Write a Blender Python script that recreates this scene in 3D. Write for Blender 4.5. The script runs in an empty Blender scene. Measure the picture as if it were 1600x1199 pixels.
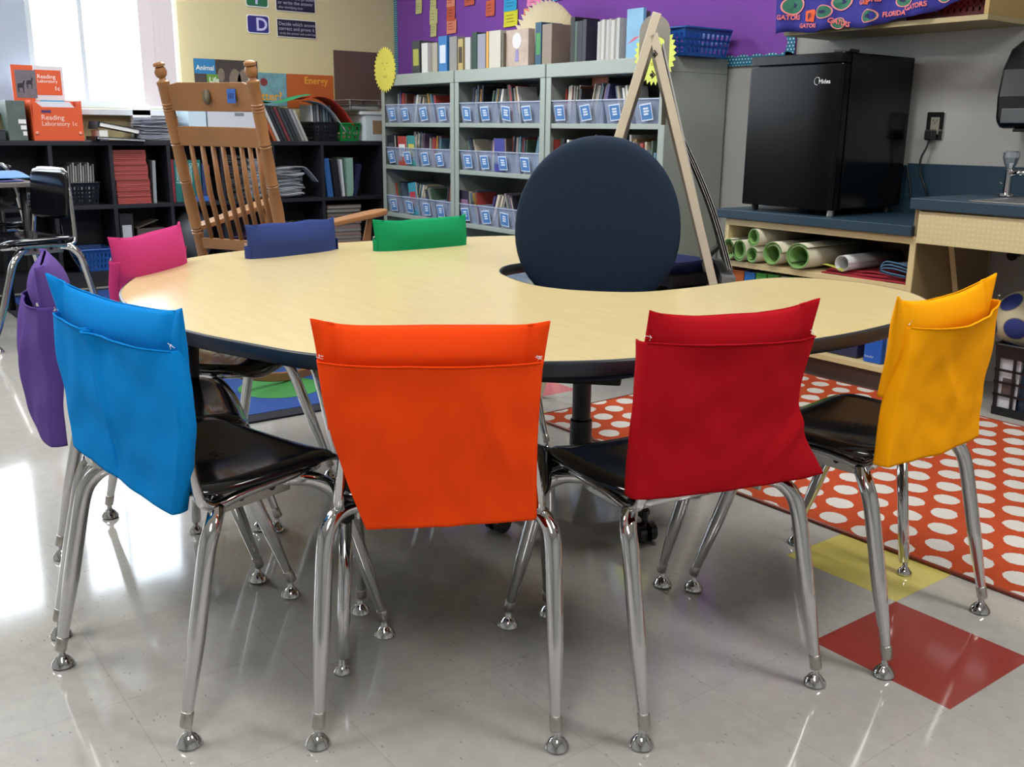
import bpy, math, random
from mathutils import Vector, Matrix, noise
R = math.radians
random.seed(7)
S = bpy.context.scene
COL = S.collection

# ------------------------------------------------------------------ camera
CAM_H = 1.0305
F_PX, PITCH, ROLL, YAW = 1525.08, math.atan((599.5 - 200.6) / 1525.08), -0.01110, 0.64404
cd = bpy.data.cameras.new('camera'); cam = bpy.data.objects.new('camera', cd); COL.objects.link(cam)
cd.sensor_width = 36; cd.lens = F_PX * 36 / 1600; cd.clip_start = 0.05; cd.clip_end = 60
_fwd_level = Vector((-math.cos(YAW), math.sin(YAW), 0)); _right = Vector((math.sin(YAW), math.cos(YAW), 0))
_fwd = _fwd_level * math.cos(PITCH) + Vector((0, 0, -math.sin(PITCH)))
_up = _right.cross(_fwd)
_r2 = _right * math.cos(ROLL) - _up * math.sin(ROLL)
_u2 = _right * math.sin(ROLL) + _up * math.cos(ROLL)
cam.matrix_world = Matrix(((_r2.x, _u2.x, -_fwd.x, 0), (_r2.y, _u2.y, -_fwd.y, 0), (_r2.z, _u2.z, -_fwd.z, CAM_H), (0, 0, 0, 1)))
S.camera = cam

# ------------------------------------------------------------------ world, lights, exposure
S.view_settings.view_transform = 'Standard'; S.view_settings.look = 'None'
S.view_settings.gamma = 1; S.view_settings.exposure = 0.2; S.view_settings.use_curve_mapping = False
w = bpy.data.worlds.new('outdoor_daylight'); S.world = w; w.use_nodes = True
bg = w.node_tree.nodes['Background']; bg.inputs[0].default_value = (0.80, 0.90, 1.0, 1); bg.inputs[1].default_value = 10.0
S.cycles.max_bounces = 8; S.cycles.diffuse_bounces = 4; S.cycles.glossy_bounces = 4
S.cycles.transmission_bounces = 6; S.cycles.transparent_max_bounces = 12
S.cycles.caustics_reflective = False; S.cycles.caustics_refractive = False
S.cycles.sample_clamp_indirect = 4.0

ROOM = dict(x0=-7.0, x1=2.4, y0=-3.4, y1=4.08, h=2.75)
WINDOWS = [(1.42, 2.38), (0.27, 1.20), (-0.88, 0.05), (-2.05, -1.12)]
WZ = (1.13, 2.36)
def area(name, loc, rot, sx, sy, power, color, portal=False):
    l = bpy.data.lights.new(name, 'AREA'); l.shape = 'RECTANGLE'; l.size = sx; l.size_y = sy; l.energy = power; l.color = color
    l.cycles.is_portal = portal
    o = bpy.data.objects.new(name, l); COL.objects.link(o); o.location = loc; o.rotation_euler = rot
    return o
for i, (a, b) in enumerate(WINDOWS):     # portals guide the sky light through each pane opening
    area('window_portal', (-7.13, (a + b) / 2, sum(WZ) / 2), (0, R(-90), 0), WZ[1] - WZ[0], b - a, 1, (1, 1, 1), True)
CEIL_LIGHTS = [(-5.2, 2.2), (-2.6, 2.2), (0.2, 2.2), (-5.2, -0.6), (-2.6, -0.6), (0.2, -0.6)]

# ------------------------------------------------------------------ materials
def lin(h):
    h = h.lstrip('#'); c = [int(h[i:i + 2], 16) / 255 for i in (0, 2, 4)]
    return tuple(x / 12.92 if x <= .04045 else ((x + .055) / 1.055) ** 2.4 for x in c) + (1,)
MATS = {}
def mat(name, color, rough=.5, metal=0., var=0., vscale=8., bump=0., bscale=60., spec=.5, coat=0., emit=0., alpha=1., trans=0., sheen=0.):
    if name in MATS: return MATS[name]
    m = bpy.data.materials.new(name); m.use_nodes = True; nt = m.node_tree; p = nt.nodes['Principled BSDF']
    col = lin(color) if isinstance(color, str) else color
    p.inputs['Base Color'].default_value = col; p.inputs['Roughness'].default_value = rough
    p.inputs['Metallic'].default_value = metal; p.inputs['Specular IOR Level'].default_value = spec
    p.inputs['Coat Weight'].default_value = coat; p.inputs['Coat Roughness'].default_value = .08
    p.inputs['Alpha'].default_value = alpha; p.inputs['Transmission Weight'].default_value = trans
    p.inputs['Sheen Weight'].default_value = sheen
    if emit: p.inputs['Emission Color'].default_value = col; p.inputs['Emission Strength'].default_value = emit
    tc = nt.nodes.new('ShaderNodeTexCoord')
    if var:
        n = nt.nodes.new('ShaderNodeTexNoise'); n.inputs['Scale'].default_value = vscale; n.inputs['Detail'].default_value = 5
        nt.links.new(tc.outputs['Object'], n.inputs['Vector'])
        mx = nt.nodes.new('ShaderNodeMix'); mx.data_type = 'RGBA'
        mx.inputs[6].default_value = tuple(c * (1 - var) for c in col[:3]) + (1,); mx.inputs[7].default_value = tuple(min(1, c * (1 + var)) for c in col[:3]) + (1,)
        nt.links.new(n.outputs['Fac'], mx.inputs[0]); nt.links.new(mx.outputs[2], p.inputs['Base Color'])
    if bump:
        n2 = nt.nodes.new('ShaderNodeTexNoise'); n2.inputs['Scale'].default_value = bscale; n2.inputs['Detail'].default_value = 4
        nt.links.new(tc.outputs['Object'], n2.inputs['Vector'])
        b = nt.nodes.new('ShaderNodeBump'); b.inputs['Strength'].default_value = bump; b.inputs['Distance'].default_value = .002
        nt.links.new(n2.outputs['Fac'], b.inputs['Height']); nt.links.new(b.outputs['Normal'], p.inputs['Normal'])
    MATS[name] = m; return m
class NT:
    """small helper for node graphs"""
    def __init__(s, m): s.nt = m.node_tree; s.p = s.nt.nodes['Principled BSDF']
    def n(s, t, **k):
        o = s.nt.nodes.new(t)
        for a, b in k.items(): setattr(o, a, b)
        return o
    def lk(s, a, b): s.nt.links.new(a, b)
    def m(s, op, a, b=None, c=None):
        o = s.n('ShaderNodeMath', operation=op)
        for i, v in enumerate((a, b, c)):
            if v is None: continue
            if isinstance(v, (int, float)): o.inputs[i].default_value = v
            else: s.lk(v, o.inputs[i])
        return o.outputs[0]
    def mix(s, f, a, b):
        o = s.n('ShaderNodeMix', data_type='RGBA')
        for i, v in ((0, f), (6, a), (7, b)):
            if isinstance(v, (int, float, tuple)): o.inputs[i].default_value = v
            else: s.lk(v, o.inputs[i])
        return o.outputs[2]

def fabric(name, color):
    """woven cotton duck: fine weave bump and slight colour variation"""
    m = mat(name, color, rough=.9, spec=.08)
    g = NT(m); tc = g.n('ShaderNodeTexCoord')
    w1 = g.n('ShaderNodeTexWave', bands_direction='X'); w2 = g.n('ShaderNodeTexWave', bands_direction='Z')
    for q in (w1, w2):
        q.inputs['Scale'].default_value = 260; q.inputs['Distortion'].default_value = .6; g.lk(tc.outputs['Object'], q.inputs['Vector'])
    n = g.n('ShaderNodeTexNoise'); n.inputs['Scale'].default_value = 9; n.inputs['Detail'].default_value = 3; g.lk(tc.outputs['Object'], n.inputs['Vector'])
    h = g.m('ADD', g.m('MULTIPLY', g.m('ADD', w1.outputs['Fac'], w2.outputs['Fac']), .12), g.m('MULTIPLY', n.outputs['Fac'], .5))
    b = g.n('ShaderNodeBump'); b.inputs['Strength'].default_value = .5; b.inputs['Distance'].default_value = .004
    g.lk(h, b.inputs['Height']); g.lk(b.outputs['Normal'], g.p.inputs['Normal'])
    return m
CHROME = mat('polished_chrome', (.62, .62, .63, 1), rough=.07, metal=1)
STEELD = mat('brushed_nickel', (.5, .48, .45, 1), rough=.3, metal=1)
BLACKP = mat('glossy_black_plastic', '#0b0b10', rough=.14, var=.1, coat=.3)
BLACKM = mat('matte_black_plastic', '#101113', rough=.5)
TBLBLK = mat('table_edge_rubber', '#16202a', rough=.38)
OAK = mat('honey_oak', '#97693f', rough=.38, var=.18, vscale=14)
PAPER = mat('white_paper', '#e6e6e4', rough=.9)
PAGES = mat('book_pages', '#cfc6b4', rough=.9, var=.12, vscale=90)
STEELG = mat('grey_enamel_steel', '#9aa39b', rough=.4, var=.03)
LAM_BLUE = mat('blue_grey_laminate', '#243c4c', rough=.42, var=.08, vscale=40)
BIRCH = mat('pale_birch_edge', '#cdb98b', rough=.5, var=.06, vscale=20)
CHALK = mat('black_shelf_laminate', '#1d1e25', rough=.5)

# ------------------------------------------------------------------ geometry helper
class G:
    def __init__(s): s.v = []; s.f = []
    def add(s, vs, fs, M=None):
        k = len(s.v)
        s.v += [tuple(M @ Vector(p)) for p in vs] if M else [tuple(p) for p in vs]
        s.f += [tuple(k + i for i in f) for f in fs]; return s
    def box(s, x0, x1, y0, y1, z0, z1, M=None):
        vs = [(x, y, z) for x in (x0, x1) for y in (y0, y1) for z in (z0, z1)]
        return s.add(vs, [(0, 1, 3, 2), (4, 6, 7, 5), (0, 4, 5, 1), (2, 3, 7, 6), (0, 2, 6, 4), (1, 5, 7, 3)], M)
    def cbox(s, c, sz, M=None):
        return s.box(c[0] - sz[0] / 2, c[0] + sz[0] / 2, c[1] - sz[1] / 2, c[1] + sz[1] / 2, c[2] - sz[2] / 2, c[2] + sz[2] / 2, M)
    def prism(s, poly, z0, z1, M=None):
        n = len(poly); vs = [(x, y, z0) for x, y in poly] + [(x, y, z1) for x, y in poly]
        fs = [tuple(range(n - 1, -1, -1)), tuple(range(n, 2 * n))] + [(i, (i + 1) % n, n + (i + 1) % n, n + i) for i in range(n)]
        return s.add(vs, fs, M)
    def tube(s, pts, r, seg=12, cap=True, M=None, closed=False):
        pts = [Vector(p) for p in pts]; n = len(pts); rs = r if isinstance(r, (list, tuple)) else [r] * n
        vs = []; up = None
        for i in range(n):
            if closed: t = (pts[(i + 1) % n] - pts[i - 1])
            else: t = (pts[min(i + 1, n - 1)] - pts[max(i - 1, 0)])
            t.normalize()
            if up is None:
                up = Vector((0, 0, 1)) if abs(t.z) < .9 else Vector((1, 0, 0))
            up = (up - t * up.dot(t)); up.normalize(); sd = t.cross(up)
            for j in range(seg):
                a = 2 * math.pi * j / seg
                vs.append(pts[i] + (up * math.cos(a) + sd * math.sin(a)) * rs[i])
        fs = []
        for i in range(n if closed else n - 1):
            for j in range(seg):
                a = i * seg + j; b = i * seg + (j + 1) % seg; c = ((i + 1) % n) * seg
                fs.append((a, b, c + (j + 1) % seg, c + j))
        if cap and not closed:
            fs += [tuple(range(seg - 1, -1, -1)), tuple((n - 1) * seg + j for j in range(seg))]
        return s.add(vs, fs, M)
    def lathe(s, prof, seg=24, M=None):
        vs = []; fs = []; n = len(prof)
        for (r, z) in prof:
            for j in range(seg):
                a = 2 * math.pi * j / seg; vs.append((r * math.cos(a), r * math.sin(a), z))
        for i in range(n - 1):
            for j in range(seg):
                fs.append((i * seg + j, i * seg + (j + 1) % seg, (i + 1) * seg + (j + 1) % seg, (i + 1) * seg + j))
        fs += [tuple(range(seg - 1, -1, -1)), tuple((n - 1) * seg + j for j in range(seg))]
        return s.add(vs, fs, M)
    def sheet(s, fn, nu, nv, M=None, closed_u=False):
        vs = [fn(i / nu, j / nv) for j in range(nv + 1) for i in range(nu + (0 if closed_u else 1))]
        w_ = nu if closed_u else nu + 1; fs = []
        for j in range(nv):
            for i in range(nu):
                a = j * w_ + i; b = j * w_ + (i + 1) % w_ if closed_u else a + 1
                fs.append((a, b, b + w_, a + w_))
        return s.add(vs, fs, M)
    def ball(s, c, r, seg=12, M=None):
        rings = seg // 2; vs = [(c[0], c[1], c[2] - r)]; fs = []
        for i in range(1, rings):
            th = math.pi * i / rings
            for j in range(seg):
                a = 2 * math.pi * j / seg; vs.append((c[0] + r * math.sin(th) * math.cos(a), c[1] + r * math.sin(th) * math.sin(a), c[2] - r * math.cos(th)))
        vs.append((c[0], c[1], c[2] + r))
        for j in range(seg): fs.append((0, 1 + (j + 1) % seg, 1 + j)); fs.append((len(vs) - 1, 1 + (rings - 2) * seg + j, 1 + (rings - 2) * seg + (j + 1) % seg))
        for i in range(rings - 2):
            for j in range(seg): fs.append((1 + i * seg + j, 1 + i * seg + (j + 1) % seg, 1 + (i + 1) * seg + (j + 1) % seg, 1 + (i + 1) * seg + j))
        return s.add(vs, fs, M)
    def text(s, string, size, fn, align='LEFT', bold=0.):
        """flat lettering; fn maps (x, y) of the line to a 3-D point"""
        vs, fs = glyphs(string, align, bold)
        return s.add([fn(x * size, y * size) for x, y in vs], fs)
    def build(s, name, m, parent=None, smooth=False, bevel=0., solid=0., sub=0, loc=None, rot=None, angle=None):
        me = bpy.data.meshes.new(name); me.from_pydata(s.v, [], s.f); me.validate(); 
        import bmesh
        bm = bmesh.new(); bm.from_mesh(me); bmesh.ops.recalc_face_normals(bm, faces=bm.faces); bm.to_mesh(me); bm.free()
        o = bpy.data.objects.new(name, me); COL.objects.link(o); me.materials.append(m)
        if smooth:
            me.polygons.foreach_set('use_smooth', [True] * len(me.polygons))
            if angle: me.set_sharp_from_angle(angle=R(angle))
        if parent: o.parent = parent
        if loc: o.location = loc
        if rot: o.rotation_euler = rot
        if solid:
            q = o.modifiers.new('thickness', 'SOLIDIFY'); q.thickness = solid; q.offset = 0
        if bevel:
            q = o.modifiers.new('bevel', 'BEVEL'); q.width = bevel; q.segments = 2; q.limit_method = 'ANGLE'; q.angle_limit = R(40)
        if sub:
            q = o.modifiers.new('subdivision', 'SUBSURF'); q.levels = sub; q.render_levels = sub
        return o
_gl = {}
def glyphs(string, align, bold):
    k = (string, align, bold)
    if k not in _gl:
        c = bpy.data.curves.new('t', 'FONT'); c.body = string; c.align_x = align; c.offset = bold; c.size = 1; c.resolution_u = 3
        o = bpy.data.objects.new('t', c); COL.objects.link(o)
        me = bpy.data.meshes.new_from_object(o)
        _gl[k] = ([(v.co.x, v.co.y) for v in me.vertices], [tuple(p.vertices) for p in me.polygons])
        bpy.data.objects.remove(o); bpy.data.curves.remove(c); bpy.data.meshes.remove(me)
    return _gl[k]
def tag(o, label, cat, group=None, kind=None):
    if label: o['label'] = label
    if cat: o['category'] = cat
    if group: o['group'] = group
    if kind: o['kind'] = kind
    return o
def thing(name, label, cat, loc=(0, 0, 0), rz=0., group=None):
    o = bpy.data.objects.new(name, None); COL.objects.link(o); o.empty_display_size = .1
    o.location = loc; o.rotation_euler = (0, 0, rz); return tag(o, label, cat, group)
def struct(o): o['kind'] = 'structure'; return o
def copy_tree(o, parent=None):
    c = o.copy(); COL.objects.link(c); c.parent = parent
    for ch in list(o.children): copy_tree(ch, c)
    return c
def rounded(x0, x1, y0, y1, r, n=5):
    P = []
    for cx, cy, a0 in ((x1 - r, y1 - r, 0), (x0 + r, y1 - r, 90), (x0 + r, y0 + r, 180), (x1 - r, y0 + r, 270)):
        for i in range(n + 1): a = R(a0 + 90 * i / n); P.append((cx + r * math.cos(a), cy + r * math.sin(a)))
    return P
def spline(P, n=6, closed=True):
    out = []; m = len(P)
    for i in range(m if closed else m - 1):
        g = (lambda k: Vector(P[k % m])) if closed else (lambda k: Vector(P[max(0, min(m - 1, k))]))
        a, b, c, d = g(i - 1), g(i), g(i + 1), g(i + 2)
        for j in range(n):
            t = j / n; out.append(.5 * ((2 * b) + (c - a) * t + (2 * a - 5 * b + 4 * c - d) * t * t + (3 * b - 3 * c + d - a) * t ** 3))
    if not closed: out.append(Vector(P[-1]))
    return out
def sp3(P, n=6): return spline([Vector(p) for p in P], n, False)
onY = lambda u0, z0, y: (lambda a, b: (u0 + a, y, z0 + b))           # writing on a face that looks to -y
onX = lambda v0, z0, x: (lambda a, b: (x, v0 + a, z0 + b))           # writing on a face that looks to +x
rnd = random.uniform

# ------------------------------------------------------------------ room
def wall_mat(name, col):
    return mat(name, col, rough=.75, bump=.25, bscale=220, var=.02, vscale=3)
WY = wall_mat('cream_yellow_paint', '#cfc496'); WG = wall_mat('light_grey_paint', '#aaaaa8')
def floor_material():
    m = mat('waxed_vinyl_tile', '#b0aca4', rough=.13, spec=.6); g = NT(m); T = .3048
    geo = g.n('ShaderNodeNewGeometry'); sx = g.n('ShaderNodeSeparateXYZ'); g.lk(geo.outputs['Position'], sx.inputs[0])
    X = g.m('DIVIDE', g.m('SUBTRACT', sx.outputs[0], -1.09), T); Y = g.m('DIVIDE', g.m('SUBTRACT', sx.outputs[1], 1.61), T)
    fx, fy = g.m('FLOOR', X), g.m('FLOOR', Y)
    n1 = g.n('ShaderNodeTexNoise'); n1.inputs['Scale'].default_value = 26; n1.inputs['Detail'].default_value = 8; n1.inputs['Roughness'].default_value = .7
    n2 = g.n('ShaderNodeTexNoise'); n2.inputs['Scale'].default_value = 2.2; n2.inputs['Detail'].default_value = 4
    wn = g.n('ShaderNodeTexWhiteNoise', noise_dimensions='2D'); cb = g.n('ShaderNodeCombineXYZ'); g.lk(fx, cb.inputs[0]); g.lk(fy, cb.inputs[1]); g.lk(cb.outputs[0], wn.inputs['Vector'])
    for q in (n1, n2): g.lk(geo.outputs['Position'], q.inputs['Vector'])
    base = g.mix(n1.outputs['Fac'], lin('#9b9994'), lin('#bdbbb6'))
    base = g.mix(g.m('MULTIPLY', wn.outputs['Value'], .25), base, lin('#a5a29c'))
    # dark streaky chips of the vinyl
    mp = g.n('ShaderNodeMapping'); mp.inputs['Scale'].default_value = (34, 90, 1); mp.inputs['Rotation'].default_value = (0, 0, .5); g.lk(geo.outputs['Position'], mp.inputs['Vector'])
    vo = g.n('ShaderNodeTexVoronoi'); vo.inputs['Scale'].default_value = 1; g.lk(mp.outputs[0], vo.inputs['Vector'])
    vn = g.n('ShaderNodeTexNoise'); vn.inputs['Scale'].default_value = 11; g.lk(geo.outputs['Position'], vn.inputs['Vector'])
    chip = g.m('MULTIPLY', g.m('LESS_THAN', vo.outputs['Distance'], .14), g.m('GREATER_THAN', vn.outputs['Fac'], .56))
    base = g.mix(g.m('MULTIPLY', chip, .45), base, lin('#5d574d'))
    def cell(i, j): return g.m('MULTIPLY', g.m('COMPARE', fx, float(i), .1), g.m('COMPARE', fy, float(j), .1))
    for i, j, c in ((0, 0, '#8c3a33'), (-1, 1, '#c3b663'), (-6, 1, '#c3b663'), (-7, 2, '#b5666b')):
        base = g.mix(cell(i, j), base, g.mix(n1.outputs['Fac'], lin(c), tuple(min(1, q * 1.25) for q in lin(c))))
    # joints
    def joint(v): return g.m('LESS_THAN', g.m('ABSOLUTE', g.m('SUBTRACT', g.m('FRACT', v), .5)), 2)
    ex = g.m('GREATER_THAN', g.m('ABSOLUTE', g.m('SUBTRACT', g.m('FRACT', X), .5)), .4965); ey = g.m('GREATER_THAN', g.m('ABSOLUTE', g.m('SUBTRACT', g.m('FRACT', Y), .5)), .4965)
    base = g.mix(g.m('MULTIPLY', g.m('MAXIMUM', ex, ey), .2), base, lin('#6b655b'))
    g.lk(base, g.p.inputs['Base Color'])
    g.lk(g.m('ADD', .035, g.m('MULTIPLY', n2.outputs['Fac'], .09)), g.p.inputs['Roughness'])
    b = g.n('ShaderNodeBump'); b.inputs['Strength'].default_value = .07; b.inputs['Distance'].default_value = .002
    nb = g.n('ShaderNodeTexNoise'); nb.inputs['Scale'].default_value = 5; nb.inputs['Detail'].default_value = 3; g.lk(geo.outputs['Position'], nb.inputs['Vector'])
    g.lk(nb.outputs['Fac'], b.inputs['Height']); g.lk(b.outputs['Normal'], g.p.inputs['Normal'])
    return m
x0, x1, y0, y1, H = ROOM['x0'], ROOM['x1'], ROOM['y0'], ROOM['y1'], ROOM['h']
struct(G().box(x0 - .15, x1 + .15, y0 - .15, y1 + .15, -.1, 0).build('floor', floor_material()))
struct(G().box(x0 - .15, x1 + .15, y0 - .15, y1 + .15, H, H + .1).build('ceiling', mat('ceiling_tile', '#d8d6cf', rough=.9, bump=.5, bscale=120)))
struct(G().box(x0 - .15, x1 + .15, y1, y1 + .15, 0, H).build('wall_back', WG))
struct(G().box(x0 - .15, x1 + .15, y0 - .15, y0, 0, H).build('wall_front', WG))
struct(G().box(x1, x1 + .15, y0, y1, 0, H).build('wall_right', WG))
g = G(); g.box(x0 - .15, x0, y0, y1, 0, WZ[0]); g.box(x0 - .15, x0, y0, y1, WZ[1], H)
ed = [y1] + [e for a, b in WINDOWS for e in (b, a)] + [y0]
for i in range(0, len(ed), 2): g.box(x0 - .15, x0, ed[i + 1], ed[i], WZ[0], WZ[1])
struct(g.build('wall_left', WY))
struct(G().box(x0, x0 + .012, y0, 1.3, 0, .1).build('baseboard_left', BLACKM))
WFRAME = mat('white_window_frame', '#cfd6dc', rough=.45)
GLASS = mat('window_glass', (1, 1, 1, 1), rough=0, trans=1., spec=.5)
def thin_glass(m):
    # thin pane: mostly straight-through, a little mirror
    g = NT(m); t = g.n('ShaderNodeBsdfTransparent'); gl = g.n('ShaderNodeBsdfGlossy'); gl.inputs['Roughness'].default_value = .02
    mx = g.n('ShaderNodeMixShader'); mx.inputs[0].default_value = .06; g.lk(t.outputs[0], mx.inputs[1]); g.lk(gl.outputs[0], mx.inputs[2])
    g.lk(mx.outputs[0], g.nt.nodes['Material Output'].inputs['Surface'])
thin_glass(GLASS)
for i, (a, b) in enumerate(WINDOWS):
    wn = bpy.data.objects.new('window_%d' % (i + 1), None); COL.objects.link(wn); wn.location = (-7.06, (a + b) / 2, WZ[0]); struct(wn)
    h = (b - a) / 2; Z = WZ[1] - WZ[0]; g = G()
    for (p, q, r_, t) in ((-h, h, 0, .05), (-h, h, Z - .05, Z), (-h, -h + .05, .05, Z - .05), (h - .05, h, .05, Z - .05)): g.box(-.03, .03, p, q, r_, t)
    g.build('window_frame', WFRAME, wn, bevel=.004)
    G().box(-.02, .02, -.03 - .12, .0 - .12, .05, Z - .05).build('mullion', WFRAME, wn, bevel=.003)
    G().box(-.003, .003, -h + .05, h - .05, .05, Z - .05).build('pane', GLASS, wn)
    G().box(-.02, .075, -.19 * 0 - h + .02, h - .02, -.02, .0).build('inner_sill', WFRAME, wn, bevel=.003) if False else None
s_ = struct(G().box(x0 - .02, x0 + .11, -2.2, 2.46, WZ[0] - .045, WZ[0] - .005).build('trim_1', WFRAME, bevel=.004))
# wide pier cover between the two nearest windows, and the latch on it
struct(G().box(x0, x0 + .02, 1.19, 1.43, WZ[0], WZ[1]).build('trim_2', mat('pale_blue_white_frame', '#aab6c6', rough=.5), bevel=.003))
lt = thing('window_latch', 'small metal latch on the pale frame left of the bright window', 'latch', (x0 + .021, 1.395, 1.25))
G().box(0, .012, -.012, .012, -.05, .06).build('latch_plate', STEELD, lt, bevel=.003)
G().tube([(.012, 0, .02), (.035, 0, .02), (.04, 0, -.03)], .006).build('latch_handle', CHROME, lt, smooth=True)
# pleated blind gathered at the right end of the window
bl = thing('vertical_blind', 'pale pink-white vertical blind slats gathered at the right edge of the window', 'blind', (x0 + .05, 2.2, 1.12))
BLM = mat('vinyl_blind', '#d9d0d2', rough=.6)
for k in range(5):
    a = R(-14 + k * 2); y = -.05 + k * .034
    M = Matrix.Translation((0, y, 0)) @ Matrix.Rotation(a, 4, 'Z')
    G().box(-.002, .002, -.044, .044, .03, 1.26, M).build('slat', BLM, bl)
G().box(-.02, .02, -.85, .27, 1.26, 1.30).build('head_rail', WFRAME, bl)

# ceiling light fixtures (they give off the room's light)
LENS = mat('lit_fixture_lens', (1, .985, .96, 1), emit=5.0)
for k, (lx, ly) in enumerate(CEIL_LIGHTS):
    t = thing('ceiling_light', 'recessed white ceiling light panel in the classroom ceiling, out of the picture', 'light', (lx, ly, H - .03), 0, 'ceiling light panels')
    g = G()
    for a, b, c, d in ((-.62, .62, -.32, -.3), (-.62, .62, .3, .32), (-.62, -.6, -.3, .3), (.6, .62, -.3, .3)): g.box(a, b, c, d, 0, .028)
    g.build('frame', WFRAME, t); G().box(-.6, .6, -.3, .3, .012, .02).build('diffuser', LENS, t)
    area('ceiling_lamp', (lx, ly, H - .035), (0, 0, 0), 1.2, .6, 30, (1, .985, .96))

# purple bulletin board with dotted border
BX = (-6.99, -3.17)
bb = thing('bulletin_board', 'purple paper bulletin board with teal polka-dot border on the back wall', 'bulletin board', (0, 4.075, 0))
G().box(BX[0], BX[1], -.008, 0, 1.365, 2.6).build('backing', mat('purple_paper', '#7b45a4', rough=.85, var=.04), bb)
def dotted():
    m = mat('teal_dotted_border', '#1b7d9b', rough=.7); g = NT(m); geo = g.n('ShaderNodeNewGeometry'); sx = g.n('ShaderNodeSeparateXYZ'); g.lk(geo.outputs['Position'], sx.inputs[0])
    P = .02; X = g.m('DIVIDE', sx.outputs[0], P); Z = g.m('DIVIDE', sx.outputs[2], P * .8)
    X2 = g.m('ADD', X, g.m('MULTIPLY', g.m('MODULO', g.m('FLOOR', Z), 2.), .5))
    dx = g.m('SUBTRACT', g.m('FRACT', X2), .5); dz = g.m('SUBTRACT', g.m('FRACT', Z), .5)
    d = g.m('ADD', g.m('MULTIPLY', dx, dx), g.m('MULTIPLY', dz, dz))
    g.lk(g.mix(g.m('LESS_THAN', d, .05), lin('#17718f'), lin('#cfe4ea')), g.p.inputs['Base Color']); return m
DOT = dotted()
def scallop(a, b, horizontal, fixed, sgn):
    P = []; n = int(abs(b - a) / .09)
    P.append((a, fixed)); 
    for i in range(n * 6 + 1):
        t = i / (n * 6); P.append((a + (b - a) * t, fixed + sgn * (.042 + .013 * abs(math.sin(math.pi * n * t)))))
    P.append((b, fixed)); return P if horizontal else [(q, p) for p, q in P]
RX = Matrix.Rotation(R(90), 4, 'X')
for P in (scallop(BX[0], BX[1], True, 1.352, 1), scallop(1.352, 2.6, False, BX[0], 1), scallop(1.352, 2.6, False, BX[1], -1)):
    G().prism(P, .009, .011, RX).build('border', DOT, bb)

# sticky notes
NC = {'pale yellow': '#c9c98b', 'salmon': '#e08a72', 'rust orange': '#c65d44', 'bright blue': '#2f9fd0', 'bright yellow': '#d6d335', 'pink': '#e889b8', 'light blue': '#8fbcd8'}
notes = [(-6.61, 1.898, .085, .10, 'pale yellow', 'pale yellow sticky note standing alone at the far left of the purple board'),
 (-6.411, 1.905, .08, .10, 'pale yellow', 'pale yellow sticky note, highest of the column of three'), (-6.408, 1.812, .105, .10, 'pale yellow', 'pale yellow sticky note in the middle of the column of three'),
 (-6.41, 1.722, .08, .095, 'pale yellow', 'pale yellow sticky note, lowest of the column of three'),
 (-6.178, 1.905, .105, .09, 'salmon', 'salmon sticky note, highest of the orange column'), (-6.179, 1.818, .105, .10, 'rust orange', 'rust orange sticky note in the middle of the orange column'),
 (-6.171, 1.728, .125, .095, 'salmon', 'wide salmon sticky note, lower end of the orange column'), (-5.945, 1.885, .12, .07, 'rust orange', 'rust orange sticky note at the top edge, right of the salmon column'),
 (-5.697, 1.811, .1, .10, 'rust orange', 'rust orange sticky note hanging alone left of the bright blue note'), (-5.70, 1.905, .09, .06, 'light blue', 'light blue sticky note above the lone rust orange note'),
 (-5.47, 1.825, .14, .10, 'bright blue', 'bright blue sticky note directly above the bright yellow one'), (-5.465, 1.728, .15, .10, 'bright yellow', 'bright yellow sticky note below the bright blue one'),
 (-5.22, 1.822, .14, .07, 'pink', 'pink sticky note behind the top of the folded paper fan'), (-5.28, 1.735, .09, .085, 'salmon', 'salmon sticky note tucked behind the left of the paper fan'),
 (-4.987, 1.825, .09, .055, 'bright blue', 'bright blue sticky note cut by the top of the photo, farthest right')]
INK = mat('pencil_ink', '#77703f', rough=.9)
for k, (u, z, w_, h_, c, lab) in enumerate(notes):
    t = thing('sticky_note', lab, 'note', (u, 4.06, z), 0, 'sticky notes on the purple board')
    M = Matrix.Rotation(R(rnd(-2, 2)), 4, 'Y')
    G().sheet(lambda a, b: ((a - .5) * w_, -.004 * (1 - b) ** 2, (b - .5) * h_), 3, 4, M).build('paper', mat('note_' + c, NC[c], rough=.85), t, solid=.0008)
    g = G()
    for q in range(3): g.box(-w_ * .3, w_ * rnd(.1, .32), -.0062, -.0055, h_ * (.2 - q * .2), h_ * (.2 - q * .2) + .003, M)
    g.build('writing', mat('note_ink_' + c, tuple(v * .45 for v in lin(NC[c])[:3]) + (1,)), t)

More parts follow.
